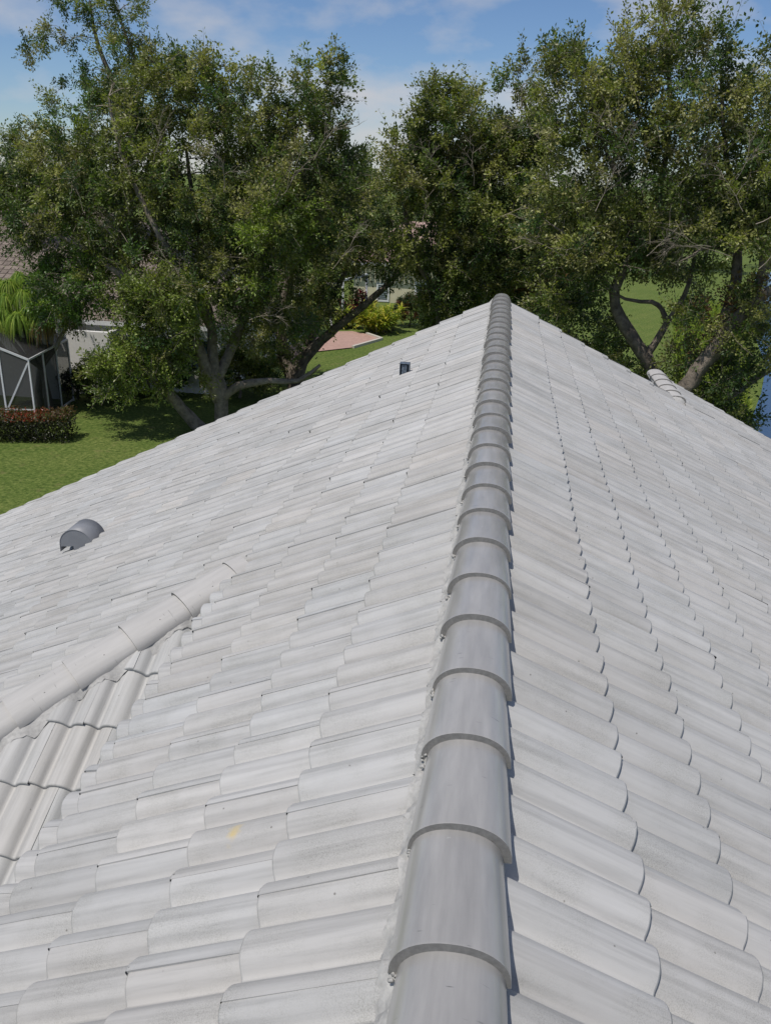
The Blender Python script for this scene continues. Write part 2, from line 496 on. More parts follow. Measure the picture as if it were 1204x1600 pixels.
def tile_field(O, U, S, Nn, butts, u0, u1, shift, seed, lens=None, cross=True, clip=None, bond=True):
    """field of double roll tiles; O origin at s=0,u=0; returns verts, loops, counts, tints"""
    rng = np.random.default_rng(seed)
    O, U, S, Nn = (np.array(a, float) for a in (O, U, S, Nn))
    nu = 37
    uu = np.linspace(0, TW, nu)
    prof = roll_h((uu/RW) + 0.62)
    over = 0.0035*np.clip((uu-(TW-0.035))/0.012, 0, 1)     # side lap lies over the next tile
    T = 0.026
    Vs, Ls, Cs, As = [], [], [], []
    base = 0
    for ci, sb in enumerate(butts):
        prev = butts[ci-1] if ci else sb-EXP
        L = (sb-prev) + 0.05 if ci else min(sb, 0.45)
        if lens is not None: L = lens[ci]
        off = shift + (RW if (ci % 2 and bond) else 0.0)
        k0 = int(math.floor((u0-off)/TW)); k1 = int(math.ceil((u1-off)/TW))
        for k in range(k0, k1):
            ub = off + k*TW
            dz = rng.normal(0, 0.0012); tt = T + rng.normal(0, 0.0012); ds = rng.normal(0, 0.004)
            yaw = rng.normal(0, 0.0035); tilt = rng.normal(0, 0.004)
            um = np.clip(ub + uu, u0, u1)
            if um[-1]-um[0] < 0.01: continue
            pr_ = prof.copy()
            skew = yaw*(uu-TW/2)
            # (s, n) rows
            def row(s, n):
                sk = s + skew*1.0
                P = O + np.outer(um + yaw*(s-sb), U) + np.outer(sk, S) + np.outer(n, Nn)
                return P
            s_b = sb + ds
            tl = tilt*(uu-TW/2)
            low = pr_ + dz - 0.001
            rows = [row(s_b-0.001, low), row(s_b, pr_+tt-0.007+dz+over+tl), row(s_b-0.002, pr_+tt-0.002+dz+over+tl),
                    row(s_b-0.007, pr_+tt+dz+over+tl)]
            rows2 = [row(s_b-0.007, pr_+tt+dz+over+tl), row(s_b-L*0.5, pr_+tt*0.52+dz+over+tl), row(s_b-L, pr_+0.001+over*0.4)]
            V = np.concatenate(rows + rows2)
            # side face at high u end
            e0 = rows2[0][-1]; e1 = rows2[1][-1]; e2 = rows2[2][-1]
            V = np.concatenate([V, [e0, e1, e2, e0-Nn*0.016, e1-Nn*0.014, e2-Nn*0.01]])
            Vs.append(V)
            j = np.arange(nu-1)
            fl = []
            for r in (0, 1, 2, 4, 5):
                a = base + r*nu + j
                q = np.stack([a, a+1, a+1+nu, a+nu], 1)
                fl.append(q)
            sb0 = base + 7*nu
            fl.append(np.array([[sb0, sb0+1, sb0+4, sb0+3], [sb0+1, sb0+2, sb0+5, sb0+4]]))
            fl = np.concatenate(fl)
            Ls.append(fl.ravel()); Cs.append(np.full(len(fl), 4))
            g = 1.0 + rng.normal(0, 0.034)
            if rng.random() < 0.08: g *= 0.95
            warm = rng.normal(0, 0.008)
            tint = np.array([g*(1+warm), g, g*(1-warm), 1.0])
            As.append(np.tile(tint, (len(fl), 1)))
            base += len(V)
    return np.concatenate(Vs), np.concatenate(Ls), np.concatenate(Cs), np.concatenate(As)

def cut(me, planes):
    bm = bmesh.new(); bm.from_mesh(me)
    for co, no in planes:   # removes the side the normal points to
        g = list(bm.verts)+list(bm.edges)+list(bm.faces)
        bmesh.ops.bisect_plane(bm, geom=g, plane_co=co, plane_no=no, clear_outer=True)
    bm.to_mesh(me); bm.free()

def join_meshes(name, mes, mat, parent, label=None):
    bm = bmesh.new()
    for m_ in mes: bm.from_mesh(m_)
    me = bpy.data.meshes.new(name); bm.to_mesh(me); bm.free()
    for m_ in mes: bpy.data.meshes.remove(m_)
    o = link_mesh(name, me, mat, parent)
    if label: o['label'] = label
    return o

house = empty('house', (0, 5.3, 0), 'single storey house under the viewer with a big pale grey painted tile roof', 'house')
PX, PY = -1.50, 4.25          # head of the hip on the left slope
butts = [0.53, 0.862, 1.207] + [1.545 + EXP*i for i in range(0, 22)]
UL = (0, -1, 0); SL = (-CP, 0, -SP); NL = (-SP, 0, CP)
OL = (0, YG, Z0)
# left slope: upper courses run the whole length, lower ones only beyond the hip
shL = (YG-1.56-RW/2) % TW - TW + 0.058
m1 = np_mesh('a', *tile_field(OL, UL, SL, NL, butts[:4], 0.0, YG+1.2, shL, 1)[:3], True) if False else None
def field_mesh(*a, **k):
    V, L, C, A = tile_field(*a, **k)
    return np_mesh('field', V, L, C, True, A)
mA = field_mesh(OL, UL, SL, NL, butts[:4], 0.06, YG+1.2, shL, 1)
# short cut pieces under the last upper course, by the lower roof
mS = field_mesh(OL, UL, SL, NL, [1.545+0.075], YG-PY, YG+1.2, shL, 5, lens=[0.12], bond=False)
mL = field_mesh(OL, UL, SL, NL, butts[4:], 0.06, YG+1.2, shL, 2)
dn = 1/math.sqrt(2)
cut(mL, [((PX-0.02, PY, 0), (dn, -dn, 0)), ((-8.95, 0, 0), (-1, 0, 0))])
join_meshes('roof_slope', [mA, mS, mL], TILE_X, house, 'left slope of pale grey painted double roll tiles running away from the ridge')

# right slope, and its strip that reaches past the gable
OR_ = (0, -1.2, Z0); UR = (0, 1, 0); SR = (CP, 0, -SP); NR = (SP, 0, CP)
shR = (1.2+1.66) % TW - TW + 0.058
mR = field_mesh(OR_, UR, SR, NR, butts, 0.0, YG+1.2-0.06, shR, 3)
YG2 = 13.19; XR2 = 2.42
mR2 = field_mesh(OR_, UR, SR, NR, butts, YG+1.2-0.06, YG2+1.2-0.06, shR, 4)
cut(mR2, [((XR2, 0, 0), (-1, 0, 0))])
cut(mR, [((8.95, 0, 0), (1, 0, 0))]); cut(mR2, [((8.95, 0, 0), (1, 0, 0))])
join_meshes('roof_slope', [mR, mR2], TILE_X, house, 'right slope of slightly darker grey painted double roll tiles')

# lower roof at the near left, facing the viewer
ZB = 6.005
EXB = 0.342
# plane: z = ZB - TP*(4-y)
def zb(y): return ZB - TP*(4.0-y)
SB = (0, -CP, -SP); NB = (0, -SP, CP); UB = (1, 0, 0)
yB0 = 4.9
q0 = None
def on_b(px, py, zoff):
    d = _fw + RT*(px-602)/F_PX - UP*(py-800)/F_PX
    tq = (ZB+zoff - TP*4 + TP*CAMP[1] - CAMP[2])/(d[2]-TP*d[1])
    return CAMP + d*tq
b1 = on_b(134.4, 1127.5, 0.05); g3 = on_b(210, 1046, 0.03)
s1 = (yB0-b1[1])/CP
bb = [s1 + EXB*i for i in range(-4, 17)]
OB = (0.0, yB0, zb(yB0))
shB = b1[0] % TW - TW
mB = field_mesh(OB, UB, SB, NB, bb, -9.0, -1.37, shB, 6)
cut(mB, [((PX-0.05, PY, 0), (-dn, dn, 0)), ((-1.385, 0, 0), (1, 0, 0))])
join_meshes('roof_slope', [mB], TILE_Y, house, 'lower slope of pale grey tiles facing the viewer below the hip')

# boards under the tiles, walls
STU = STUCCO_W
mb = MB()
def slope_board(sgn, x0, x1, y0, y1, dz=-0.03, th=0.05):
    z0_, z1_ = Z0-TP*abs(x0)+dz, Z0-TP*abs(x1)+dz
    b = len(mb.v)
    for z_off in (0, -th):
        mb.v += [(sgn*x0, y0, z0_+z_off), (sgn*x0, y1, z0_+z_off), (sgn*x1, y1, z1_+z_off), (sgn*x1, y0, z1_+z_off)]
    for q in ((0,1,2,3),(7,6,5,4),(0,4,5,1),(1,5,6,2),(2,6,7,3),(3,7,4,0)):
        mb.f.append(tuple(b+k for k in q)); mb.t.append(1.0)
slope_board(-1, 0.0, 1.42, -1.15, YG-0.01)
slope_board(-1, 1.43, 8.9, 11.4-0.01, YG-0.01)
slope_board(1, 0.0, 8.9, -1.15, YG-0.01)
slope_board(1, XR2+0.01, 8.9, YG, YG2-0.01)
# left slope beyond the hip (triangle sheet) and the lower roof deck
def sheetp(pts): 
    mb.poly(pts); mb.poly([(p_[0], p_[1], p_[2]-0.05) for p_ in reversed(pts)])
zl = lambda x: Z0-TP*abs(x)-0.03
sheetp([(-1.43, PY+0.1, zl(1.43)), (-1.43, 11.39, zl(1.43)), (-8.9, 11.39, zl(8.9)), (-8.9, -1.15, zl(8.9)), (-6.80, -1.15, zl(6.80))])
sheetp([(-1.40, 4.25, zb(4.25)-0.04), (-6.75, -1.1, zb(-1.1)-0.04), (-1.40, -1.1, zb(-1.1)-0.03)])
mb.build('roof_deck', STU, house)
mb = MB()
mb.box2((-8.4, -1.0, 0), (8.4, -0.8, 2.45))
mb.box2((-8.4, -0.8, 0), (-8.2, 11.2, 2.45))
mb.box2((8.2, -0.8, 0), (8.4, 12.7, 2.45))
mb.box2((-8.2, 11.0, 0), (2.4, 11.2, 2.45))
mb.box2((2.4, 12.5, 0), (8.2, 12.7, 2.45))
# gable wall triangles
mb.poly([(-8.4, 11.2, 2.45), (8.0, 11.2, 2.6), (0.1, 11.2, 6.75), (-0.1, 11.2, 6.75)])
mb.poly([(2.5, 12.7, 2.45), (8.2, 12.7, 2.45), (8.2, 12.7, 2.6), (2.5, 12.7, 5.45)])
# wall below the eave of the upper strip, above the lower roof
mb.poly([(-1.36, 4.1, zl(1.40)-0.02), (-1.36, -1.0, zl(1.40)-0.02), (-1.36, -1.0, zb(-1)-0.05), (-1.36, 4.1, zb(4.1)-0.05)])
mb.poly([(-6.5, -1.0, 2.45), (-1.4, -1.0, 2.45), (-1.4, -1.0, zb(-1)-0.05), (-6.5, -1.0, zb(-1)-0.05)])
mb.poly([(-1.4, -1.0, 2.45), (8.2, -1.0, 2.45), (8.2, -1.0, 2.7), (0, -1.0, 6.75), (-1.4, -1.0, 6.1)])
mb.build('wall', STUCCO_W, house)
mb = MB()
mb.box2((-9.0, -1.1, 2.22), (-8.93, YG-0.05, 2.38)); mb.box2((8.93, -1.1, 2.22), (9.0, YG2-0.05, 2.38))
mb.bar((-8.9, YG+0.005, zl(8.9)-0.06), (0, YG+0.005, zl(0)-0.06), 0.03, 0.16)
mb.bar((2.44, YG2+0.005, zl(2.4)-0.06), (8.9, YG2+0.005, zl(8.9)-0.06), 0.03, 0.16)
mb.build('fascia', WHITE, house)

# left slope of the low gable past the main gable end
mb = MB()
xg = XR2; zgr = Z0-TP*xg
mb.quadgrid([[(xg, YG+0.01, zgr-0.02), (xg, YG2-0.02, zgr-0.02)], [(0.0, YG+0.01, zgr-TP*xg-0.02), (0.0, YG2-0.02, zgr-TP*xg-0.02)]])
mb.build('roof_slope', TILE_X, house)

# rake tiles: lighter tiles along the gable edges
def rake_tiles(s_list, sgn, y, seed, name='rake_tile_row'):
    rng = np.random.default_rng(seed)
    S = np.array([sgn*CP, 0, -SP]); Nn = np.array([sgn*SP, 0, CP])
    mb = MB()
    prev = s_list[0]-EXP
    for sb in s_list:
        L = 0.41
        t0 = 0.064 + rng.normal(0, 0.002); t1 = 0.038
        w = 0.15 + rng.normal(0, 0.003)
        yy = y + rng.normal(0, 0.003)
        g = 1.05 + rng.normal(0, 0.03)
        O = np.array([0, 0, Z0])
        A = [O + S*(sb-L) + Nn*t1, O + S*sb + Nn*t0]
        prof = [(-w, -0.045), (-w, -0.004), (-w+0.015, 0.0), (-0.012, 0.0), (0, -0.012), (0, -0.17)]
        grid = []
        for a in A:
            grid.append([a + np.array([0, yy-y, 0]) + np.array([0, y+dy, 0]) + Nn*dz_ for dy, dz_ in prof])
        mb.quadgrid(grid, (g, g, g*0.985, 1))
        front = [A[1] + np.array([0, yy+dy, 0]) + Nn*dz_ for dy, dz_ in prof]
        mb.poly(front, (g, g, g, 1))
    return mb
mb = rake_tiles([0.514+EXP*k for k in range(0, 24)], -1, YG+0.01, 31)
o = mb.build('rake_tiles', TILE_X, house)
mb = rake_tiles([0.546+EXP*k for k in range(0, 7)], 1, YG+0.01, 32)
mb2 = rake_tiles([0.546+0.1+EXP*k for k in range(7, 24)], 1, YG2, 33)
mb.build('rake_tiles', TILE_X, house); mb2.build('rake_tiles', TILE_X, house)

# ridge caps
def cap_mesh(name, L=0.405, w0=0.128, w1=0.112, H0=0.104, H1=0.092, drop=0.024, th=0.028, seed=0, flat=0.0):
    rng = np.random.default_rng(seed)
    n = 22
    a = np.linspace(-PI/2, PI/2, n+1)
    mb = MB()
    def sec(w, H, top, y, ins=0.0):
        return [(math.copysign(abs(math.sin(t))**0.92, math.sin(t))*(w-ins), y, top-H + (H-ins)*max(0, math.cos(t))**0.86) for t in a]
    st = [0.0, 0.002, 0.006, L*0.33, L*0.66, L]
    grid = []
    for i, y in enumerate(st):
        f = y/L
        ins = (0.0008, 0.0002, 0, 0, 0, 0)[i]
        grid.append(sec(w0+(w1-w0)*f, H0+(H1-H0)*f, -drop*f, y, ins))
    mb.quadgrid(grid)
    # butt face and inner lining
    out0 = sec(w0, H0, 0, 0.0, 0.0008)
    in0 = sec(w0, H0, 0, 0.0, th)
    # roughen the butt edge
    in0 = [(x+rng.normal(0, .0009), y, z+rng.normal(0, .0009)) for x, y, z in in0]
    mb.quadgrid([in0, [tuple((p_+q_)/2 for p_, q_ in zip(a1, b1)) for a1, b1 in zip(in0, out0)], out0])
    in1 = sec(w1, H1, -drop, L, th)
    mb.quadgrid([in1, in0])
    me = np_mesh(name, mb.v, [i for f in mb.f for i in f], [len(f) for f in mb.f], True)
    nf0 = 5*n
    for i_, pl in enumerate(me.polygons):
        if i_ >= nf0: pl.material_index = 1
    bm = bmesh.new(); bm.from_mesh(me); bmesh.ops.recalc_face_normals(bm, faces=bm.faces); bm.to_mesh(me); bm.free()
    return me
capm = [cap_mesh('ridge_cap', seed=s) for s in range(3)]
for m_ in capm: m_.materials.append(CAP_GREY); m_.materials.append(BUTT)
rr = random.Random(5)
CE = 0.3465; CY0 = 1.2556
for k in range(-3, 30):
    o = bpy.data.objects.new('ridge_cap', capm[k % 3]); col.objects.link(o); o.parent = house
    o.location = Vector((rr.gauss(0, 0.0025), CY0+CE*k + rr.gauss(0, 0.003), 7.0 + rr.gauss(0, 0.0012))) - house.location
    o.rotation_euler = (0, rr.gauss(0, 0.012), rr.gauss(0, 0.007))

def mortar_ribbon(mb, path_top, path_bot, rng, amp=0.006, n=6):
    """path_top/path_bot: arrays of equal length; fills a noisy strip between"""
    grid = []
    for a, b_ in zip(path_top, path_bot):
        rowp = []
        for j in range(n):
            f = j/(n-1)
            q = a*(1-f) + b_*f
            q = q + rng.normal(0, amp, 3)*(0.35 if j in (0,) else 1)
            rowp.append(q)
        grid.append(rowp)
    mb.quadgrid(grid)
rng = np.random.default_rng(77)
mb = MB()
ysm = np.arange(-0.6, YG-0.05, 0.012)
wig = np.cumsum(rng.normal(0, 0.0012, len(ysm))); wig -= np.convolve(wig, np.ones(40)/40, 'same')
ph = ((ysm-CY0) % CE)/CE
wl_ = 0.121 - 0.014*ph
topL = np.stack([-wl_+0.006, ysm, 6.912-0.004-0.014*ph], 1)
hh = roll_h((YG-ysm-shL)/RW+0.62)
xb = 0.143+1.5*wig+0.008*rng.random(len(ysm))
botL = np.stack([-xb, ysm, Z0-TP*xb+hh+0.012], 1)
mortar_ribbon(mb, topL, botL, rng, 0.0028)
# right side: mortar set back in the shade under the caps
topR = np.stack([wl_-0.012, ysm, np.full(len(ysm), 6.905)], 1)
hr = roll_h((ysm+1.2-shR)/RW+0.62)
botR = np.stack([wl_-0.004+wig*0.4, ysm, Z0-TP*(wl_-0.004)+hr-0.01], 1)
mortar_ribbon(mb, topR, botR, rng, 0.002)
# small dabs of mortar at cap corners
for k in range(-2, 30):
    for sg in (-1,):
        for _ in range(5):
            c = np.array([sg*(0.121+rng.normal(0, .004)), CY0+CE*k-0.006+rng.normal(0, .012), 6.897+rng.normal(0, .006)])
            s_ = 0.003+0.004*rng.random()
            mb.box(c, (s_*1.3, s_*2, s_), rot=Matrix.Rotation(rng.random()*3, 3, 'Y') @ Matrix.Rotation(rng.random()*3, 3, 'X'))
mb.build('mortar_bed', MORTAR, house, smooth=True)

# hip caps running down the left slope, butts towards the hip foot
hipd = np.array([-1.0, -1.0, -TP]); hipd /= np.linalg.norm(hipd)
# caps are laid from the foot up: near (raised) end points down the hip
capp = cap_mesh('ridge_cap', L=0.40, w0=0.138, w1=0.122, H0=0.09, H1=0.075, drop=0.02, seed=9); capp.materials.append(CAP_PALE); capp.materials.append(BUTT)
scr = MB(); scr.tube([(0, 0, 0), (0, 0, 0.005)], [0.005, 0.004], 8); 
upv = np.array([-SP*dn, -SP*dn, 0]); 
ydir = -hipd
zdir = np.array([-TP/2, -TP/2, 1.0]); zdir -= ydir*np.dot(zdir, ydir); zdir /= np.linalg.norm(zdir)
xdir = np.cross(ydir, zdir)
Mh = Matrix([[xdir[i], ydir[i], zdir[i]] for i in range(3)])
hip0 = np.array([PX+0.05, PY+0.07, Z0-TP*(-PX-0.05)])   # head of the hip
HN = 0.115
screw_me = None
for k in range(0, 16):
    o = bpy.data.objects.new('ridge_cap', capp); col.objects.link(o); o.parent = house
    pos = hip0 + hipd*(0.33+0.3465*k) + zdir*HN
    o.matrix_local = Matrix.Translation(Vector(pos)-house.location) @ Mh.to_4x4()
    if k == 0:
        o['label'] = 'topmost pale grey cap at the head of the hip'
    a = math.radians(38)
    if screw_me is None:
        scr.build('screw', PLASTIC)
        screw_o = bpy.data.objects[-1] if False else [q for q in col.objects if q.name.startswith('screw')][0]
        screw_me = screw_o.data; bpy.data.objects.remove(screw_o)
    so = bpy.data.objects.new('screw', screw_me); col.objects.link(so); so.parent = o
    lx = 0.118*math.sin(a)
    so.location = (lx, 0.19, -0.085-0.0095+0.081*math.cos(a)**0.86 + 0.003)
    so.rotation_euler = (0, a, 0)
# mortar bank under the hip caps on the viewer's side, and around the head
mb = MB()
ts = np.arange(-0.05, 6.2, 0.02)
topH, botH = [], []
for t in ts:
    c = hip0 + hipd*t + zdir*(HN-0.085)
    w = 0.118
    a_ = c + xdir*w*(1 if xdir[1] < 0 else -1)
    topH.append(a_ + zdir*0.008)
    # drop to the lower roof
    outd = np.array([dn, -dn, 0])
    reach = 0.045 + 0.02*math.sin(t*11) + rng.normal(0, 0.004)
    b_ = a_ + outd*reach
    u_ = b_[0]
    zz = zb(b_[1]) + roll_h(np.array([(u_-shB)/RW+0.62]))[0] + 0.02
    botH.append(np.array([b_[0], b_[1], min(zz, a_[2]-0.01)]))
mortar_ribbon(mb, topH, botH, rng, 0.0014, 8)
# far side thin fillet
topF, botF = [], []
for t in ts:
    c = hip0 + hipd*t + zdir*(HN-0.085)
    a_ = c - xdir*0.116*(1 if xdir[1] < 0 else -1)
    topF.append(a_); b_ = a_ - np.array([dn, -dn, 0])*0.02
    botF.append(np.array([b_[0], b_[1], Z0+TP*b_[0]+0.0]))
mortar_ribbon(mb, topF, botF, rng, 0.003, 4)
# plug at the head of the hip
hh0 = hip0 + hipd*0.02 + zdir*(HN-0.06)
mb.build('mortar_bed', MORTAR, house, smooth=True)
# last curved piece of cap at the head, slightly lifted
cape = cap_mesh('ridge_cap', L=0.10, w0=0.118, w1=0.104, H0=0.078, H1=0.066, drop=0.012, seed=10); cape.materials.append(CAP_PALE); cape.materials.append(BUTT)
o = bpy.data.objects.new('ridge_cap', cape); col.objects.link(o); o.parent = house
o.matrix_local = Matrix.Translation(Vector(hip0-hipd*0.015+zdir*(HN-0.004))-house.location) @ Mh.to_4x4()

# low ridge beyond the right slope
for k in range(0, 5):
    o = bpy.data.objects.new('ridge_cap', capp); col.objects.link(o); o.parent = house
    o.location = Vector((XR2+0.02, 11.52+CE*k, Z0-TP*XR2+0.10)) - house.location
mb = MB()
c = np.array([XR2+0.02, 11.5, Z0-TP*XR2])
for sg in (-1, 1):
    yy = np.arange(11.42, YG2-0.05, 0.03)
    t_ = np.stack([np.full(len(yy), c[0]+sg*0.11), yy, np.full(len(yy), c[2]+0.02)], 1)
    b_ = np.stack([np.full(len(yy), c[0]+sg*0.14), yy, np.full(len(yy), c[2]-TP*0.14*sg - (0.02 if sg > 0 else -0.0))], 1)
    mortar_ribbon(mb, t_, b_, rng, 0.004, 4)
a_ = np.linspace(-PI/2, PI/2, 14)
arc = [np.array([c[0]+0.115*math.sin(q), 11.53, c[2]+0.015+0.078*math.cos(q)]) for q in a_]
foot = [np.array([c[0]+0.135*math.sin(q), 11.44-0.03*math.cos(q), Z0-TP*(c[0]+0.135*math.sin(q))+0.03]) for q in a_]
mortar_ribbon(mb, arc, foot, rng, 0.004, 5)
mb.build('mortar_bed', MORTAR, house, smooth=True)

# roof vents
vp = np.array([-3.76, 6.74, 0]); vz = Z0-TP*3.76+0.035
mb = MB()
n = 24; r_ = 0.165; Lv = 0.27
secs = []
for yv in (0.0, Lv):
    rowp = []
    for k in range(n+1):
        t = PI*k/n
        x = -math.cos(t)*r_; z = math.sin(t)*r_*0.98
        rowp.append((vp[0]+x, vp[1]+yv, vz+0.055+z))
    # skirts down
    rowp = [(vp[0]-r_, vp[1]+yv, vz-0.02)] + rowp + [(vp[0]+r_, vp[1]+yv, vz-0.12)]
    secs.append(rowp)
mb.quadgrid(secs)
vent = MB(); vent.v, vent.f, vent.t = mb.v[:], mb.f[:], mb.t[:]
vo = mb.build('roof_vent', VENT_GREY, house, smooth=True)
vo['label'] = 'rounded grey metal hood vent on the left slope'
mdv = vo.modifiers.new('solid', 'SOLIDIFY'); mdv.thickness = 0.004
mb = MB()
pts = [(vp[0]-math.cos(PI*k/n)*(r_-0.003), vp[1]+0.004, vz+0.055+math.sin(PI*k/n)*(r_*0.98-0.003)) for k in range(n+1)]
# end plate with the notch at its downslope foot
plate = [(vp[0]-r_+0.003, vp[1]+0.004, vz+0.03)] + pts + [(vp[0]+r_-0.003, vp[1]+0.004, vz-0.10), (vp[0]-0.03, vp[1]+0.004, vz-0.10), (vp[0]-0.03, vp[1]+0.004, vz+0.045)]
mb.poly(plate)
mb.build('vent_end_plate', VENT_GREY, house)
mb = MB(); mb.poly([(x, y+Lv-0.01, z) for x, y, z in plate]); mb.build('vent_end_plate', VENT_GREY, house)
mb = MB()
mb.box((vp[0]+r_+0.01, vp[1]+Lv-0.01, vz-0.055), (0.05, 0.03, 0.012))
mb.build('vent_tab', PLASTIC, house)

# small open metal flue
fp = np.array([-0.955, 8.80]); fz = Z0-TP*0.955
mb = MB()
w_, d_, h_ = 0.105, 0.09, 0.17
for (x0, y0, x1, y1) in ((-w_/2, d_/2-0.004, w_/2, d_/2), (-w_/2, -d_/2, -w_/2+0.006, d_/2), (w_/2-0.006, -d_/2, w_/2, d_/2)):
    mb.box2((fp[0]+x0, fp[1]+y0, fz-0.04), (fp[0]+x1, fp[1]+y1, fz+h_))
mb.box2((fp[0]-w_/2+0.02, fp[1]-0.03, fz-0.03), (fp[0]+w_/2-0.03, fp[1]-0.02, fz+h_-0.02))
mb.box2((fp[0]-w_/2+0.006, fp[1]-d_/2+0.005, fz+h_-0.008), (fp[0]+w_/2-0.006, fp[1]+d_/2-0.004, fz+h_-0.003))
o = mb.build('roof_vent', VENT_DARK, house)
o['label'] = 'small dark metal flue standing near the far end of the left slope'
# ------------------------------------------------------------------ foliage tools
def leaves_mesh(P, D, L, W, tint, up_bias=0.35, seed=0, narrow=False, droop=None):
    """one bent diamond (two triangles pairs) per leaf. P positions, D directions"""
    rng = np.random.default_rng(seed)
    n = len(P)
    D = D/np.maximum(1e-6, np.linalg.norm(D, axis=1))[:, None]
    nr = rng.normal(0, 1, (n, 3)); nr[:, 2] = np.abs(nr[:, 2]) + up_bias
    side = np.cross(D, nr); side /= np.maximum(1e-6, np.linalg.norm(side, axis=1))[:, None]
    nn = np.cross(side, D)
    L = np.asarray(L).reshape(-1, 1)*np.ones((n, 1)); W = np.asarray(W).reshape(-1, 1)*np.ones((n, 1))
    a = P; b_ = P + D*L*0.45 + side*W*0.5 + nn*L*0.06
    c = P + D*L; d = P + D*L*0.45 - side*W*0.5 + nn*L*0.06
    V = np.stack([a, b_, c, d], 1).reshape(-1, 3)
    fl = np.arange(4*n)
    return V, fl, np.full(n, 4), tint

def build_skeleton(limbs, targets, rng, twig_r=0.008, order_from=None):
    """limbs: list of (points, radii). targets: (n,3). Returns list of tubes (pts, radii)"""
    nodes, rads = [], []
    tubes = []
    for pts, rad in limbs:
        pts = np.array(pts, float); rad = np.array(rad, float)
        # smooth subdivide
        out, ro = [], []
        for i in range(len(pts)-1):
            m = max(2, int(np.linalg.norm(pts[i+1]-pts[i])/0.35))
            p0 = pts[max(i-1, 0)]; p1 = pts[i]; p2 = pts[i+1]; p3 = pts[min(i+2, len(pts)-1)]
            for k in range(m):
                t = k/m
                q = 0.5*((2*p1) + (-p0+p2)*t + (2*p0-5*p1+4*p2-p3)*t*t + (-p0+3*p1-3*p2+p3)*t**3)
                out.append(q + rng.normal(0, 0.012, 3)); ro.append((rad[i]*(1-t)+rad[i+1]*t)*(1+rng.normal(0, .05)))
        out.append(pts[-1]); ro.append(rad[-1])
        tubes.append((out, ro))
        for q, r_ in zip(out, ro): nodes.append(q); rads.append(r_)
    base = nodes[0]
    NP = np.zeros((len(nodes)+len(targets)*5, 3)); NR = np.zeros(len(NP))
    cnt = len(nodes)
    NP[:cnt] = nodes; NR[:cnt] = rads
    order = np.argsort([min(np.linalg.norm(NP[:cnt]-t, axis=1)) for t in targets])
    for ti in order:
        t = targets[ti]
        dd = np.linalg.norm(NP[:cnt]-t, axis=1)
        # prefer nodes below the target
        cost = dd + 0.35*np.maximum(0, NP[:cnt, 2]-t[2]) + 0.03/np.maximum(NR[:cnt], .01)*0.1
        j = int(np.argmin(cost)); a = NP[j]
        ln = dd[j]
        if ln < 0.08: continue
        r0 = min(NR[j]*0.72, 0.008+0.016*ln)
        m = max(3, int(ln/0.3))
        mid = (a+t)/2 + np.array([0, 0, 0.12*ln]) + rng.normal(0, 0.10*ln, 3)
        pts, rr_ = [], []
        for k in range(m+1):
            f = k/m
            q = a*(1-f)**2 + 2*mid*f*(1-f) + t*f*f
            if 0 < k < m: q = q + rng.normal(0, 0.02, 3)
            pts.append(q); rr_.append(max(0.005, r0*(1-f)+twig_r*f))
        tubes.append((pts, rr_))
        for q, r_ in zip(pts[1:], rr_[1:]):
            if cnt < len(NP):
                NP[cnt] = q; NR[cnt] = r_; cnt += 1
    return tubes

def tubes_mesh(tubes):
    V, F, C = [], [], []
    base = 0
    for pts, rad in tubes:
        pts = np.array(pts); m = len(pts)
        n = 10 if rad[0] > 0.06 else (6 if rad[0] > 0.02 else 3)
        d = np.gradient(pts, axis=0); d /= np.maximum(1e-9, np.linalg.norm(d, axis=1))[:, None]
        ref = np.array([0.3, 0.9, 0.1])
        s = np.cross(d, ref); s /= np.maximum(1e-9, np.linalg.norm(s, axis=1))[:, None]
        t = np.cross(d, s)
        an = np.arange(n)*2*PI/n
        rad = np.array(rad)[:, None]
        P = pts[:, None, :] + s[:, None, :]*(np.cos(an)*rad)[:, :, None] + t[:, None, :]*(np.sin(an)*rad)[:, :, None]
        if n == 10:
            lump = 1 + 0.10*np.sin(an*3 + np.arange(m)[:, None]*0.35) + 0.06*np.sin(an*5 - np.arange(m)[:, None]*0.2)
            P = pts[:, None, :] + (P - pts[:, None, :])*lump[:, :, None]
        V.append(P.reshape(-1, 3))
        i, j = np.meshgrid(np.arange(m-1), np.arange(n), indexing='ij')
        k = (j+1) % n
        q = np.stack([base+i*n+j, base+i*n+k, base+(i+1)*n+k, base+(i+1)*n+j], -1).reshape(-1, 4)
        F.append(q.ravel()); C.append(np.full(len(q), 4))
        base += m*n
    return np.concatenate(V), np.concatenate(F), np.concatenate(C)

def sample_blobs(blobs, rng):
    """blobs: (centre(3), radii(3), count) -> points, biased to the outer half; returns points and outward dirs"""
    P, O = [], []
    for c, r, n in blobs:
        c = np.array(c); r = np.array(r)
        v = rng.normal(0, 1, (n, 3)); v /= np.linalg.norm(v, axis=1)[:, None]
        f = rng.random((n, 1))**0.42
        P.append(c + v*f*r); O.append(v)
    return np.concatenate(P), np.concatenate(O)

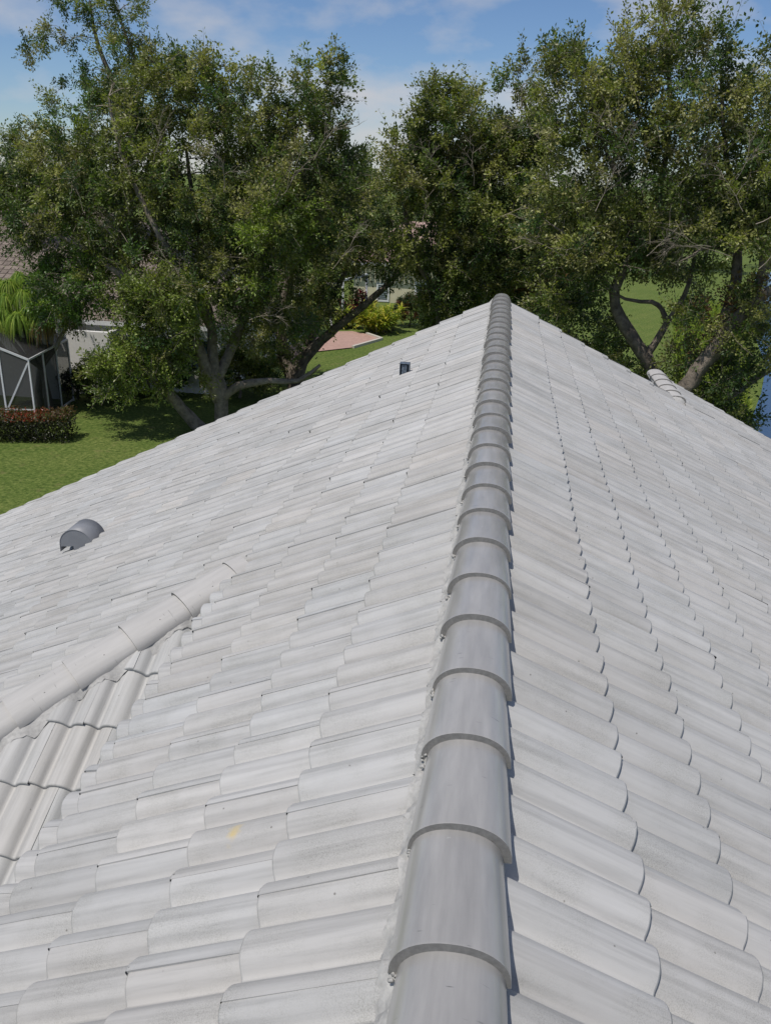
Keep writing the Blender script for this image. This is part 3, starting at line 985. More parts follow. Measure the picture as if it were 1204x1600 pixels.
GREENS = [(0.158, 0.186, 0.048), (0.112, 0.154, 0.040), (0.205, 0.222, 0.062), (0.262, 0.258, 0.098), (0.074, 0.120, 0.038)]
def foliage(targets, outs, rng, n_tw=4, n_lf=30, tw_len=(0.35, 0.8), leaf=0.085, palette=GREENS, spread=0.09, tint_by=None, droop=0.0, density=None):
    P, D, T = [], [], []
    tw = []
    pal = np.array(palette)
    for i, (t, o_) in enumerate(zip(targets, outs)):
        clump = pal[rng.integers(len(pal))]*(0.62+0.75*rng.random())
        if tint_by is not None:
            c2 = tint_by(t, rng)
            if c2 is not None: clump = np.array(c2)*(0.8+0.4*rng.random())
        nt = n_tw if density is None else max(1, int(n_tw*density[i]+rng.random()))
        for _ in range(nt):
            d = o_*0.7 + rng.normal(0, 0.75, 3) + np.array([0, 0, 0.25-droop]); d /= np.linalg.norm(d)
            ln = tw_len[0] + (tw_len[1]-tw_len[0])*rng.random()
            curve = rng.normal(0, 0.2, 3) - np.array([0, 0, droop])
            n = int(n_lf*(0.6+0.8*rng.random()))
            f = rng.random(n)[:, None]**0.8
            q = t + d*f*ln + curve*f*f*ln
            side = rng.normal(0, 1, (n, 3)); side /= np.linalg.norm(side, axis=1)[:, None]
            q = q + side*spread*(0.3+0.9*rng.random((n, 1)))
            P.append(q); D.append(side + d*0.6)
            col_ = clump*(1+rng.normal(0, 0.22, (n, 1)))
            T.append(np.clip(np.concatenate([col_, np.ones((n, 1))], 1), 0.004, 1))
            tw.append(([t, t+d*ln*0.5+curve*0.25*ln, t+d*ln+curve*ln], [0.007, 0.005, 0.003]))
    P = np.concatenate(P); D = np.concatenate(D); T = np.concatenate(T)
    L = leaf*(0.65+0.7*rng.random(len(P)))
    return leaves_mesh(P, D, L, L*0.55, T, seed=int(rng.integers(1e6))), tw

def px_blobs(lst, Y):
    """(px, py, rx_px, ry_px, depth radius m, y offset m, count)"""
    out = []
    for px, py, rx, ry, dr, dy, n in lst:
        c = at_y(px, py, Y+dy)
        sc = np.linalg.norm(c-CAMP)/F_PX*0.97
        out.append((c, (rx*sc, dr, ry*sc), n))
    return out

def px_limb(pts, Y, rads_px):
    P, Rr = [], []
    for p_, r in zip(pts, rads_px):
        dy = p_[2] if len(p_) > 2 else 0
        q = at_y(p_[0], p_[1], Y+dy)
        P.append(q); Rr.append(r*0.4*np.linalg.norm(q-CAMP)/F_PX*0.97)
    return P, Rr

def dead_spray(px, py, Y, ang, length, rng, pale=0.014):
    """bare weathered branch: start pixel, picture angle (deg, 90 = up), metres"""
    out = []
    def grow(p, d, ln, r, lv):
        n = 5; pts = [p]; q = p
        for k in range(n):
            d = d + rng.normal(0, 0.16, 3); d /= np.linalg.norm(d)
            q = q + d*ln/n; pts.append(q)
            if lv > 0 and k >= 1:
                for _ in range(1 + (rng.random() < .5)):
                    d2 = d + rng.normal(0, 0.55, 3); d2 /= np.linalg.norm(d2)
                    grow(q, d2, ln*0.55*(0.6+0.6*rng.random()), r*0.6, lv-1)
        out.append((pts, list(np.linspace(r, r*0.35, n+1))))
    a = math.radians(ang)
    grow(at_y(px, py, Y), np.array([math.cos(a), rng.normal(0, .2), math.sin(a)]), length, pale, 2)
    return out

def make_tree(name, label, base, limbs, blobs, seed, group=None, cat='tree', bark=BARK, dead=(), **kw):
    rng = np.random.default_rng(seed)
    tg, ou = sample_blobs(blobs, rng)
    keep = tg[:, 2] > 0.5
    tg, ou = tg[keep], ou[keep]
    tubes = build_skeleton(limbs, tg, rng)
    (V, fl, ct, T), tw = foliage(tg, ou, rng, **kw)
    for dd_ in dead: tw += dead_spray(*dd_, rng)
    root = empty(name, base, label, cat, group)
    big = tubes[:len(limbs)]
    me = np_mesh('trunk', *tubes_mesh(big), True)
    link_mesh('trunk', me, bark, root)
    me = np_mesh('branches', *tubes_mesh(tubes[len(limbs):]+tw), True)
    link_mesh('branches', me, BARK_TWIG, root)
    me = np_mesh('crown', V, fl, ct, False, T)
    link_mesh('crown', me, LEAF, root)
    return root

#TREES
def rusty(cx, cy, Y, rad, colr, p=0.8):
    c = at_y(cx, cy, Y)
    def f(t, rng):
        if np.linalg.norm(t-c) < rad and rng.random() < p: return colr
        return None
    return f

ra1 = rusty(440, 380, 25.8, 1.5, (0.20, 0.26, 0.05), .75); ra2 = rusty(235, 520, 26.0, 2.4, (0.21, 0.26, 0.06), .65); ra3 = rusty(120, 440, 26.4, 1.6, (0.10, 0.17, 0.035), .6)
# 1. big spreading tree left of the gable
Y1 = 27.0
b1_ = at_z(352, 700); 
limbs = [px_limb([(350, 712), (346, 650), (345, 610), (332, 560), (330, 500, .3), (316, 450, .6), (312, 380, .8), (300, 300, 1), (290, 230, 1.2)], Y1, [34, 28, 25, 20, 17, 14, 11, 8, 5]),
         px_limb([(345, 625), (322, 575, -.3), (300, 525, -.6), (262, 490, -.8), (215, 450, -1), (150, 400, -1.2), (80, 360, -1)], Y1, [26, 24, 20, 16, 12, 8, 5]),
         px_limb([(352, 700), (318, 675), (285, 640, -.4), (250, 600, -1), (215, 565, -1.4)], Y1, [30, 27, 22, 15, 8]),
         px_limb([(350, 620), (372, 603), (420, 594, .3), (465, 596, .6), (500, 570, 1)], Y1, [20, 16, 13, 10, 6]),
         px_limb([(340, 590), (372, 520, .6), (400, 440, 1.0), (430, 350, 1.4), (450, 260, 1.6), (470, 180, 1.8)], Y1, [22, 18, 14, 10, 7, 4]),
         px_limb([(330, 510), (280, 420, -.8), (230, 330, -1), (190, 240, -1), (170, 150, -1)], Y1, [16, 13, 10, 7, 4])]
blobs = px_blobs([(300, 260, 130, 130, 2.4, 0.2, 150), (160, 290, 110, 110, 2.2, 0, 105), (60, 330, 80, 60, 1.8, 0, 46), (20, 290, 60, 45, 1.4, 0, 14),
                  (440, 240, 100, 110, 2.2, .6, 115), (515, 330, 65, 95, 2.0, 1, 68), (400, 400, 120, 80, 2.2, .3, 100),
                  (230, 430, 100, 55, 1.8, -.4, 50), (130, 430, 65, 50, 1.5, -.8, 28), (245, 520, 55, 50, 1.3, -1.2, 46), (180, 575, 45, 40, 1.1, -1.6, 26), (275, 590, 45, 32, 1.0, -1.2, 12), 
                  (420, 490, 80, 50, 1.6, .6, 42), (510, 150, 38, 50, 1.0, .8, 14), (330, 130, 70, 35, 1.2, .4, 24), (240, 140, 70, 50, 1.3, .2, 26),
                  (105, 455, 45, 45, 1.0, 0, 26), (300, 470, 60, 45, 1.2, -1.4, 30), (250, 470, 60, 40, 1.0, -1.6, 26), (425, 340, 60, 50, 1.2, -1.6, 30)], Y1)
DEAD1 = [(430, 320, 24.8, 70, 1.3), (290, 450, 25.0, 110, 1.1), (490, 250, 25.5, 60, 1.2), (350, 300, 24.6, 95, 1.2), (200, 380, 25.4, 120, 1.1), (130, 330, 25.4, 100, 1.0), (520, 420, 25.6, 50, 1.1), (390, 500, 25.2, 20, 1.0), (240, 250, 25, 80, 1)]
make_tree('broadleaf_tree', 'wide spreading tree with forked pale trunks on the lawn left of the roof gable', (b1_[0], Y1, 0), limbs, blobs, 101,
          group='broadleaf trees around the house', n_tw=8, n_lf=33, leaf=0.096,
          tint_by=lambda t, rng: ra1(t, rng) or ra2(t, rng) or ra3(t, rng), dead=DEAD1, bark=BARK_OAK)

# 2. dark tree behind it, leaning right over the patio
Y2 = 33.0
limbs = [px_limb([(462, 660), (462, 600), (472, 565), (515, 520), (570, 475, .2), (620, 430, .5), (655, 385, 1), (680, 330, 1)], Y2, [40, 34, 26, 17, 13, 10, 8, 5]),
         px_limb([(462, 600), (440, 540, .4), (445, 460, .6), (470, 380, .8), (500, 300, 1), (520, 220, 1)], Y2, [26, 22, 18, 13, 9, 5]),
         px_limb([(470, 570), (500, 500, 1), (540, 420, 1.4), (560, 330, 1.8)], Y2, [18, 14, 10, 6])]
blobs = px_blobs([(560, 330, 85, 95, 2.4, .8, 95), (480, 430, 90, 75, 2.4, .5, 85), (600, 400, 65, 34, 1.8, .8, 34), (525, 300, 55, 60, 1.8, 1, 40), (430, 520, 60, 50, 1.6, .2, 34), (500, 480, 40, 30, 1.2, 0, 16)], Y2)
make_tree('broadleaf_tree', 'dark tree leaning right over the pink patio, behind the forked trunk tree', (at_z(462, 640)[0], Y2, 0), limbs, blobs, 102,
          group='broadleaf trees around the house', n_tw=8, n_lf=27, leaf=0.104)

# 3. tall tree at the far left, its top reaching out of the frame
Y3 = 36.0
limbs = [px_limb([(205, 640), (200, 560), (195, 450), (200, 330), (190, 230), (175, 130), (150, 60), (140, 0)], Y3, [22, 20, 18, 16, 12, 8, 6, 3]),
         px_limb([(198, 400), (150, 300), (100, 230), (70, 200)], Y3, [13, 9, 6, 3]),
         px_limb([(190, 230), (250, 160), (210, 90, .3), (185, 20, .3)], Y3, [10, 8, 5, 3])]
blobs = px_blobs([(150, 180, 60, 60, 2.0, 0, 46), (200, 110, 45, 55, 1.6, 0, 30), (120, 40, 55, 35, 1.5, 0, 15), (195, 15, 35, 45, 1.2, 0, 12), (60, 70, 25, 22, .8, 0, 4), (70, 250, 55, 45, 1.6, 0, 26), (10, 240, 40, 50, 1.6, 0, 10), (110, 330, 80, 60, 2, 0, 30)], Y3)
make_tree('broadleaf_tree', 'tall sparse tree at the far left, thin twigs reaching the top of the sky', (at_z(205, 620)[0], Y3, 0), limbs, blobs, 103,
          group='broadleaf trees around the house', n_tw=8, n_lf=33, leaf=0.096,
          tint_by=rusty(155, 165, 36, 1.5, (0.07, 0.125, 0.02), .9))

# 4. dense dark tree straight behind the ridge
Y4 = 31.0
limbs = [px_limb([(700, 640), (698, 560), (690, 480), (700, 400), (712, 320), (700, 240), (690, 160)], Y4, [36, 32, 26, 20, 15, 9, 5]),
         px_limb([(692, 470), (760, 390, .4), (810, 300, .5), (830, 220, .5), (815, 140, .5)], Y4, [18, 15, 11, 8, 4]),
         px_limb([(692, 480), (650, 400, -.4), (630, 320, -.4), (618, 240, -.3)], Y4, [16, 12, 8, 4])]
blobs = px_blobs([(690, 330, 85, 100, 2.6, 0, 120), (780, 330, 80, 100, 2.4, .3, 110), (700, 200, 60, 60, 1.8, 0, 50), (645, 260, 42, 60, 1.5, -.2, 38), (770, 440, 80, 45, 2.2, .6, 70), (840, 420, 60, 60, 2.0, .5, 60),
                  (700, 440, 45, 60, 1.8, .4, 50), (825, 230, 50, 45, 1.5, .4, 36), (690, 135, 18, 25, .8, 0, 6), (820, 120, 35, 26, .9, .4, 10), (765, 235, 45, 45, 1.4, .2, 28), (690, 500, 30, 24, 1.2, 1.0, 14)], Y4)
make_tree('broadleaf_tree', 'dense dark green tree directly behind the far end of the main ridge', (at_z(700, 620)[0], Y4, 0), limbs, blobs, 104,
          group='broadleaf trees around the house', n_tw=8, n_lf=33, leaf=0.104,
          tint_by=rusty(850, 440, 31.4, 1.5, (0.22, 0.13, 0.05), .4),
          dead=[(870, 245, 28.6, 135, 1.8), (840, 215, 28.8, 100, 1.1), (740, 290, 28.6, 70, 1.2), (690, 270, 28.6, 120, 1.0), (770, 340, 28.7, 30, 1.3), (800, 390, 28.8, 20, 1.1), (660, 350, 28.8, 110, 1.1)])

# 5. tall tree with a bare forked trunk beside the low ridge
Y5 = 26.5
limbs = [px_limb([(1042, 690), (1032, 625), (1008, 560), (985, 525), (967, 495), (958, 455), (975, 415), (985, 350), (960, 270), (930, 190), (915, 120)], Y5, [38, 32, 28, 26, 22, 20, 17, 13, 9, 6, 3]),
         px_limb([(1006, 556), (1020, 540), (1040, 505), (1033, 484), (1018, 472), (977, 467), (930, 440, -.5)], Y5, [18, 15, 12, 10, 8, 6, 3]),
         px_limb([(1040, 505), (1060, 475), (1075, 445), (1085, 390, .5), (1090, 320, 1)], Y5, [11, 9, 8, 6, 4]),
         px_limb([(975, 415), (1020, 330, .4), (1040, 240, .5), (1045, 140, .5), (1040, 60, .5), (1035, 0, .5)], Y5, [13, 12, 10, 8, 5, 3]),
         px_limb([(958, 455), (930, 420, -.5), (900, 380, -.8), (860, 350, -1)], Y5, [9, 7, 5, 3])]
blobs = px_blobs([(930, 260, 85, 90, 2.2, 0, 80), (1010, 180, 85, 95, 2.2, .2, 76), (900, 370, 70, 70, 2.0, -.2, 66), (1030, 330, 75, 75, 2.0, .3, 66), (880, 130, 60, 50, 1.4, 0, 24), (1050, 60, 45, 60, 1.3, .3, 28), (960, 120, 50, 50, 1.3, .2, 26),
                  (880, 470, 55, 38, 1.4, -.4, 26), (935, 400, 40, 40, 1.3, -.5, 20), (1040, 420, 40, 25, 1.2, .4, 14), (865, 90, 25, 20, .7, 0, 5), (905, 500, 45, 40, 1.0, .6, 26), (940, 555, 35, 25, .8, .6, 14), (1085, 420, 30, 40, .9, .8, 12), (1010, 400, 50, 25, 1.2, .6, 16), (985, 585, 28, 16, .6, .4, 8)], Y5)
make_tree('broadleaf_tree', 'tall tree with a dark bare trunk forking just behind the low end ridge caps', (at_z(1040, 680)[0], Y5, 0), limbs, blobs, 105,
          group='broadleaf trees around the house', n_tw=7, n_lf=29, leaf=0.096, dead=[(930, 330, 24.4, 60, 1.2), (1060, 290, 24.4, 70, 1.1), (985, 250, 24.2, 100, 1.0), (880, 400, 24.6, 150, 1.0), (1010, 400, 24.6, 60, .9)])

# 6. tree at the right edge with thick pale limb leaning right
Y6 = 24.5
limbs = [px_limb([(1058, 700), (1062, 625), (1078, 595), (1098, 565), (1118, 544), (1150, 500, -.2), (1178, 470, -.3), (1215, 445, -.4), (1290, 400, -.5)], Y6, [40, 34, 32, 30, 30, 24, 21, 15, 9]),
         px_limb([(1112, 552), (1130, 510, .4), (1145, 460, .6), (1152, 400, .8), (1140, 300, 1), (1130, 200, 1), (1125, 110, 1)], Y6, [24, 22, 22, 16, 11, 7, 3]),
         px_limb([(1178, 470), (1190, 420, -.2), (1200, 340, 0), (1215, 250, 0), (1210, 160, 0)], Y6, [14, 13, 10, 7, 4]),
         px_limb([(1100, 640, .6), (1140, 620, .8), (1180, 590, 1.0), (1230, 565, 1.2)], Y6, [18, 14, 12, 8]),
         px_limb([(1150, 400, .8), (1110, 385, 0), (1080, 400, -.5), (1062, 408, -.7)], Y6, [8, 5, 4, 2])]
blobs = px_blobs([(1130, 200, 65, 90, 2.0, .5, 54), (1190, 260, 60, 100, 2.0, .2, 56), (1110, 330, 60, 50, 1.6, .6, 36), (1180, 130, 45, 45, 1.4, .4, 15), (1120, 70, 25, 25, 1.0, .6, 5), (1180, 370, 50, 36, 1.5, 0, 24), (1290, 280, 70, 110, 2.0, 0, 50),
                  (1115, 600, 36, 42, 1.0, .8, 26), (1140, 560, 30, 30, .9, .6, 10), (1100, 640, 40, 30, .8, .8, 16), (1150, 655, 30, 30, .9, 1.0, 10), (1090, 500, 30, 20, .7, .3, 8), (1150, 440, 30, 25, .8, .4, 8), (1195, 540, 25, 40, .8, .5, 16), (1165, 500, 30, 30, .7, -.3, 14), (1060, 560, 20, 25, .6, .8, 8)], Y6)
ra = rusty(1100, 495, 24.8, 1.0, (0.17, 0.10, 0.045), .5); rb = rusty(1190, 430, 24.5, 1.0, (0.20, 0.13, 0.05), .4)
make_tree('broadleaf_tree', 'tree at the right edge with a thick pale limb leaning right over the pond bank', (at_z(1058, 690)[0], Y6, 0), limbs, blobs, 106,
          group='broadleaf trees around the house', n_tw=7, n_lf=29, leaf=0.095,
          tint_by=lambda t, rng: ra(t, rng) or rb(t, rng),
          dead=[(1140, 400, 22.6, 165, 1.7), (1110, 385, 22.6, 190, 1.2), (1160, 330, 22.6, 120, 1.0), (1185, 420, 22.4, 40, 1.0), (1150, 280, 22.6, 80, 1.0), (1180, 350, 22.5, 20, .9)])

# farther trees closing the view behind
def far_tree(cx, top, half, Y, seed, label, n=150, pal=GREENS, bottom=470):
    c = at_y(cx, top, Y); f = at_y(cx, bottom, Y); sc = np.linalg.norm(c-CAMP)/F_PX
    zt = c[2]; zb_ = max(1.5, f[2]); w = half*sc
    base = (c[0], Y, 0)
    limbs = [([np.array([c[0], Y, 0]), np.array([c[0]+.2, Y, zt*0.35]), np.array([c[0]-.1, Y, zt*0.7]), np.array([c[0], Y, zt*0.92])], [0.24, 0.2, 0.12, 0.04])]
    rng = np.random.default_rng(seed)
    bl = []
    for k in range(7):
        z = zb_ + (zt-zb_)*(0.2+0.65*rng.random()); x = c[0]+w*0.62*(rng.random()*2-1)
        bl.append(((x, Y+rng.normal(0, 1), z), (w*0.55, 2.2, (zt-zb_)*0.24), n//8))
    bl.append(((c[0], Y, (zt+zb_)/2), (w*0.8, 2.4, (zt-zb_)*0.42), n//4))
    make_tree('broadleaf_tree', label, base, limbs, bl, seed, group='trees closing the view', n_tw=5, n_lf=20, leaf=0.16, palette=pal, spread=0.16, tw_len=(.5, 1.1))
far_tree(30, 262, 80, 60, 201, 'low far tree behind the brown roof at the left edge', 70)
far_tree(560, 262, 90, 74, 202, 'far tree showing between the two middle crowns', 130)
far_tree(700, 262, 110, 78, 203, 'far dark tree behind the cream house', 130)
far_tree(880, 266, 90, 90, 204, 'far tree beyond the striped lawn, left of the bare trunk', 120)
far_tree(1010, 270, 80, 96, 205, 'far tree beyond the striped lawn, behind the bare trunk', 120, pal=[(0.075, 0.11, 0.022), (0.055, 0.09, 0.02)], bottom=430)
far_tree(1120, 280, 70, 92, 206, 'far yellow green tree beyond the pond bank', 90, pal=[(0.10, 0.14, 0.025), (0.07, 0.11, 0.02)], bottom=430)
far_tree(1230, 262, 70, 100, 207, 'far tree across the pond at the right edge', 90)
far_tree(330, 245, 110, 66, 208, 'far tree behind the brown roof ridge', 120)
far_tree(180, 250, 90, 68, 209, 'far tree behind the brown roof, left of the other', 100)

# ------------------------------------------------------------------ neighbour house with the brown roof
nh = empty('neighbour_house', (-17, 39, 0), 'white walled house with a brown tiled hip roof behind the left trees', 'house')
mb = MB()
X0, X1, YA, YB, EZ, RZ = -34.0, -10.6, 31.6, 46.0, 2.75, 6.3
def tiled_plane(mb, a, b_, c, d, nrow, rng):
    """a,b eave ends; c,d ridge ends (above b and a); rows of overlapping tile courses"""
    a, b_, c, d = (np.array(q, float) for q in (a, b_, c, d))
    for i in range(nrow):
        f0, f1 = i/nrow, (i+1)/nrow+0.012
        p0, p1 = a+(d-a)*f0, b_+(c-b_)*f0
        q0_, q1_ = a+(d-a)*min(1, f1), b_+(c-b_)*min(1, f1)
        wid = np.linalg.norm(p1-p0); m = max(2, int(wid/0.33))
        up = np.array([0, 0, 0.035])
        for k in range(m):
            u0_, u1_ = k/m, (k+1)/m
            g = 0.85+0.3*rng.random()
            A = p0+(p1-p0)*u0_+up; B = p0+(p1-p0)*(u1_-0.06/ (wid/m)*(1/m))+up
            C_ = q0_+(q1_-q0_)*u1_; D_ = q0_+(q1_-q0_)*u0_
            mb.poly([A, B, C_, D_], (g, g, g, 1))
            mb.poly([A-up*1.2, B-up*1.2, B, A], (g*.8, g*.8, g*.8, 1))
rngn = np.random.default_rng(3)
ov = 0.5
ym = (YA+YB)/2; hx = (YB-YA)/2
r0_, r1_ = (X0+hx, ym, RZ), (X1-hx, ym, RZ)
tiled_plane(mb, (X0-ov, YA-ov, EZ), (X1+ov, YA-ov, EZ), r1_, r0_, 26, rngn)
tiled_plane(mb, (X1+ov, YA-ov, EZ), (X1+ov, YB+ov, EZ), r1_, r1_, 26, rngn)
mb.poly([(X0-ov, YB+ov, EZ), (X0-ov, YA-ov, EZ), r0_]); mb.poly([(X1+ov, YB+ov, EZ), (X0-ov, YB+ov, EZ), r0_, r1_])
mb.build('roof', ROOF_BROWN, nh)
mb = MB(); mb.box2((X0, YA, 0), (X1, YB, EZ)); mb.build('wall', STUCCO_W, nh)
mb = MB(); mb.box2((X0-ov, YA-ov-0.03, EZ-0.16), (X1+ov, YA-ov, EZ)); mb.box2((X1+ov, YA-ov, EZ-0.16), (X1+ov+0.03, YB+ov, EZ)); mb.build('fascia', WHITE, nh)
for xw in (-11.6, -13.9):
    mb = MB(); mb.box2((xw-.55, YA-0.05, 0.9), (xw+.55, YA-0.01, 2.2)); wf = mb.build('window_frame', WHITE, nh)
    mb = MB(); mb.box2((xw-.47, YA-0.07, 0.98), (xw+.47, YA-0.055, 2.12)); mb.build('pane', GLASS, nh)
# side wing wall beside the screened porch
mb = MB(); mb.box2((-16.35, 30.4, 0), (-14.6, 30.6, 2.45)); mb.box2((-14.8, 30.61, 0), (-14.6, 31.55, 2.45)); mb.box2((-24, 29.4, 0), (-16.36, 29.5, 2.4)); mb.build('porch_wall', STUCCO_W, nh)

# screened porch
sp = empty('screen_enclosure', (-17, 26, 0), 'white framed screened porch with dark mesh beside the reddish hedge', 'screened porch')
C0 = np.array([-15.26, 25.74]); dirL = np.array([-1.0, -0.28]); dirL /= np.linalg.norm(dirL)
C1 = C0 + dirL*6.0; D0 = C0 + np.array([-0.5, 3.6]); Hh = 2.32; HL = 3.3
mb = MB()
def pz(c, z): return (c[0], c[1], z)
def topz(t): return Hh + (HL-Hh)*min(1, t/2.2)
for t in (0, 0.9, 2.2, 3.6, 5.0):
    q = C0+dirL*t; mb.bar(pz(q, 0), pz(q, topz(t)), 0.055)
for t0_, t1_ in ((0, 2.2), (2.2, 6)):
    a, b_ = C0+dirL*t0_, C0+dirL*t1_
    mb.bar(pz(a, topz(t0_)), pz(b_, topz(t1_)), 0.065)
mb.bar(pz(C0, 0.06), pz(C1, 0.06), 0.05); mb.bar(pz(C0, 0.62), pz(C0+dirL*1.5, 0.66), 0.045)
mb.bar(pz(C0+dirL*0.04, 2.2), pz(C0+dirL*1.15, 0.1), 0.055)
mb.bar(pz(C0+dirL*0.5, 0.1), pz(C0+dirL*1.4, 0.62), 0.055)
mb.bar(pz(C0, Hh), pz(D0, Hh), 0.06); mb.bar(pz(D0, 0), pz(D0, Hh), 0.055); mb.bar(pz(C0, 0.06), pz(D0, 0.06), 0.05)
for k in (1, 2):
    q = C0+(D0-C0)*k/3; mb.bar(pz(q, 0), pz(q, Hh), 0.05)
mb.build('frame', WHITE, sp)
mb = MB()
mb.poly([pz(C0, 0.1), pz(C0+dirL*2.2, 0.1), pz(C0+dirL*2.2, HL), pz(C0, Hh)]); mb.poly([pz(C0+dirL*2.2, 0.1), pz(C1, 0.1), pz(C1, HL), pz(C0+dirL*2.2, HL)])
mb.poly([pz(C0, 0.1), pz(D0, 0.1), pz(D0, Hh), pz(C0, Hh)])
mb.build('screen', SCREEN, sp)
mb = MB()
mb.poly([pz(C0, Hh+.05), pz(C0+dirL*2.2, HL+.05), (C0[0]+dirL[0]*2.2-.5, D0[1], HL+.05), pz(D0, Hh+.05)])
mb.poly([pz(C0+dirL*2.2, HL+.05), pz(C1, HL+.05), (C1[0], D0[1], HL+.05), (C0[0]+dirL[0]*2.2-.5, D0[1], HL+.05)])
mb.build('roof_screen', SCREEN, sp)

# far white screened lanai by the patio
ls_ = empty('screen_enclosure', (-10.3, 50, 0), 'small white framed enclosure seen through leaves beyond the pink patio', 'screened porch')
mb = MB()
A0 = at_z(517, 516); 
for (x, y) in ((A0[0], A0[1]), (A0[0]+.1, A0[1]+3), (A0[0]-1.6, A0[1]-1), (A0[0]-3.4, A0[1]-1.5), (A0[0]+1.2, A0[1]+5)):
    mb.bar((x, y, 0), (x, y, 2.6), 0.13)
mb.bar((A0[0]-3.4, A0[1]-1.5, 2.6), (A0[0], A0[1], 2.6), 0.13); mb.bar((A0[0], A0[1], 2.6), (A0[0]+1.2, A0[1]+5, 2.6), 0.13)
mb.bar((A0[0]-3.4, A0[1]-1.5, 1.0), (A0[0], A0[1], 1.0), 0.08)
mb.build('frame', WHITE, ls_)

# ------------------------------------------------------------------ cream house in the distance
ch = empty('cream_house', (-5, 63, 0), 'cream walled house with white framed shuttered windows beyond the yellow shrub', 'house')
cw = 59.3
xa, xb_ = at_y(552, 460, cw)[0], at_y(735, 460, cw)[0]
mb = MB(); mb.box2((xa, cw, 0), (xb_, cw+9, 2.7)); mb.build('wall', STUCCO_C, ch)
mb = MB()
tiled_plane(mb, (xa-.5, cw-.5, 2.7), (xb_+.5, cw-.5, 2.7), (xb_-3, cw+4.5, 5.2), (xa+3, cw+4.5, 5.2), 14, rngn)
mb.poly([(xb_+.5, cw-.5, 2.7), (xb_+.5, cw+9.5, 2.7), (xb_-3, cw+4.5, 5.2)]); mb.poly([(xa-.5, cw+9.5, 2.7), (xa-.5, cw-.5, 2.7), (xa+3, cw+4.5, 5.2)])
mb.build('roof', rough_mat('pink_roof_tile', (0.46, 0.32, 0.28), (0.34, 0.23, 0.2), 6, 0.9, 0.0, tint=True), ch)
mb = MB(); mb.box2((xa-.5, cw-.54, 2.5), (xb_+.5, cw-.5, 2.7)); mb.build('fascia', WHITE, ch)
for (x0p, x1p, y0p, y1p, seedw) in ((589, 607, 444, 469, 0), (648, 665, 443, 470, 1)):
    a = at_y(x0p, y1p, cw); b_ = at_y(x1p, y0p, cw)
    cx_, cz_ = (a[0]+b_[0])/2, (a[2]+b_[2])/2; w2, h2 = abs(b_[0]-a[0])/2, abs(b_[2]-a[2])/2
    mb = MB()
    for sx in (-1, 1): mb.box2((cx_+sx*w2-.06, cw-0.08, cz_-h2-.06), (cx_+sx*w2+.06, cw-0.002, cz_+h2+.06))
    for sz in (-1, 1): mb.box2((cx_-w2+.06, cw-0.08, cz_+sz*h2-.06), (cx_+w2-.06, cw-0.002, cz_+sz*h2+.06))
    fr = mb.build('window', WHITE, ch)
    mb = MB(); mb.box2((cx_-w2+.06, cw-0.03, cz_-h2+.06), (cx_+w2-.06, cw-0.004, cz_+h2-.06)); mb.build('pane', GLASS, fr).location = (0, 0, 0)
    mb = MB()
    for k in range(7):
        z = cz_-h2+.14+k*(2*h2-.2)/7
        mb.box2((cx_-w2+.08, cw-0.06, z), (cx_+w2-.08, cw-0.04, z+0.07))
    mb.build('shutter', rough_mat('blue_slats', (0.22, 0.27, 0.29), (0.17, 0.21, 0.23), 5, .6, 0), fr)

# ------------------------------------------------------------------ shrubs, hedge, palms
def strap_plant(name, label, base, rad, h, n, pal, seed, length=0.7, width=0.07, group=None, mat=LEAF_SOFT, cat='shrub', stems=24):
    rng = np.random.default_rng(seed)
    P, D, T = [], [], []
    tubes = []
    for s in range(stems):
        a = rng.random()*2*PI; r_ = rad*math.sqrt(rng.random())
        hx_ = h*(0.45+0.55*rng.random())*(1-0.35*(r_/rad)**2)
        p0 = np.array([base[0]+r_*.6*math.cos(a), base[1]+r_*.6*math.sin(a), 0]); p1 = np.array([base[0]+r_*math.cos(a), base[1]+r_*math.sin(a), hx_])
        tubes.append(([p0, (p0+p1)/2, p1], [0.025, 0.02, 0.012]))
        m = n//stems
        f = rng.random((m, 1))**0.6
        q = p0+(p1-p0)*f
        d = rng.normal(0, 1, (m, 3)); d[:, 2] = np.abs(d[:, 2])*0.8+0.1
        c = np.array(pal)[rng.integers(len(pal), size=m)]*(0.75+0.5*rng.random((m, 1)))
        P.append(q); D.append(d); T.append(np.concatenate([c, np.ones((m, 1))], 1))
    P = np.concatenate(P); D = np.concatenate(D); T = np.concatenate(T)
    D /= np.linalg.norm(D, axis=1)[:, None]
    L = length*(0.5+0.6*rng.random(len(P)))
    # two segment arching blades
    k = len(P); side = np.cross(D, np.array([0, 0, 1.0])); side /= np.maximum(1e-6, np.linalg.norm(side, axis=1))[:, None]
    W = (width*(0.7+0.6*rng.random(k)))[:, None]
    a = P-side*W*.25; b_ = P+side*W*.25
    m1_ = P+D*(L*.5)[:, None]; c1 = m1_-side*W*.5; c2 = m1_+side*W*.5
    tip = P+D*(L*.9)[:, None]-np.array([0, 0, 1.0])*(L*.22)[:, None]
    V = np.stack([a, b_, c2, c1, tip], 1).reshape(-1, 3)
    i0 = np.arange(k)*5
    q = np.stack([i0, i0+1, i0+2, i0+3, i0+3, i0+2, i0+4], 1).ravel()
    ct = np.tile([4, 3], k)
    TT = np.repeat(T, 2, axis=0)
    root = empty(name, (base[0], base[1], 0), label, cat, group)
    link_mesh('foliage', np_mesh('foliage', V, q, ct, False, TT), mat, root)
    link_mesh('stem', np_mesh('stem', *tubes_mesh(tubes), True), BARK, root)
    return root
YEL = [(0.42, 0.40, 0.06), (0.30, 0.34, 0.05), (0.20, 0.27, 0.05), (0.52, 0.46, 0.10)]
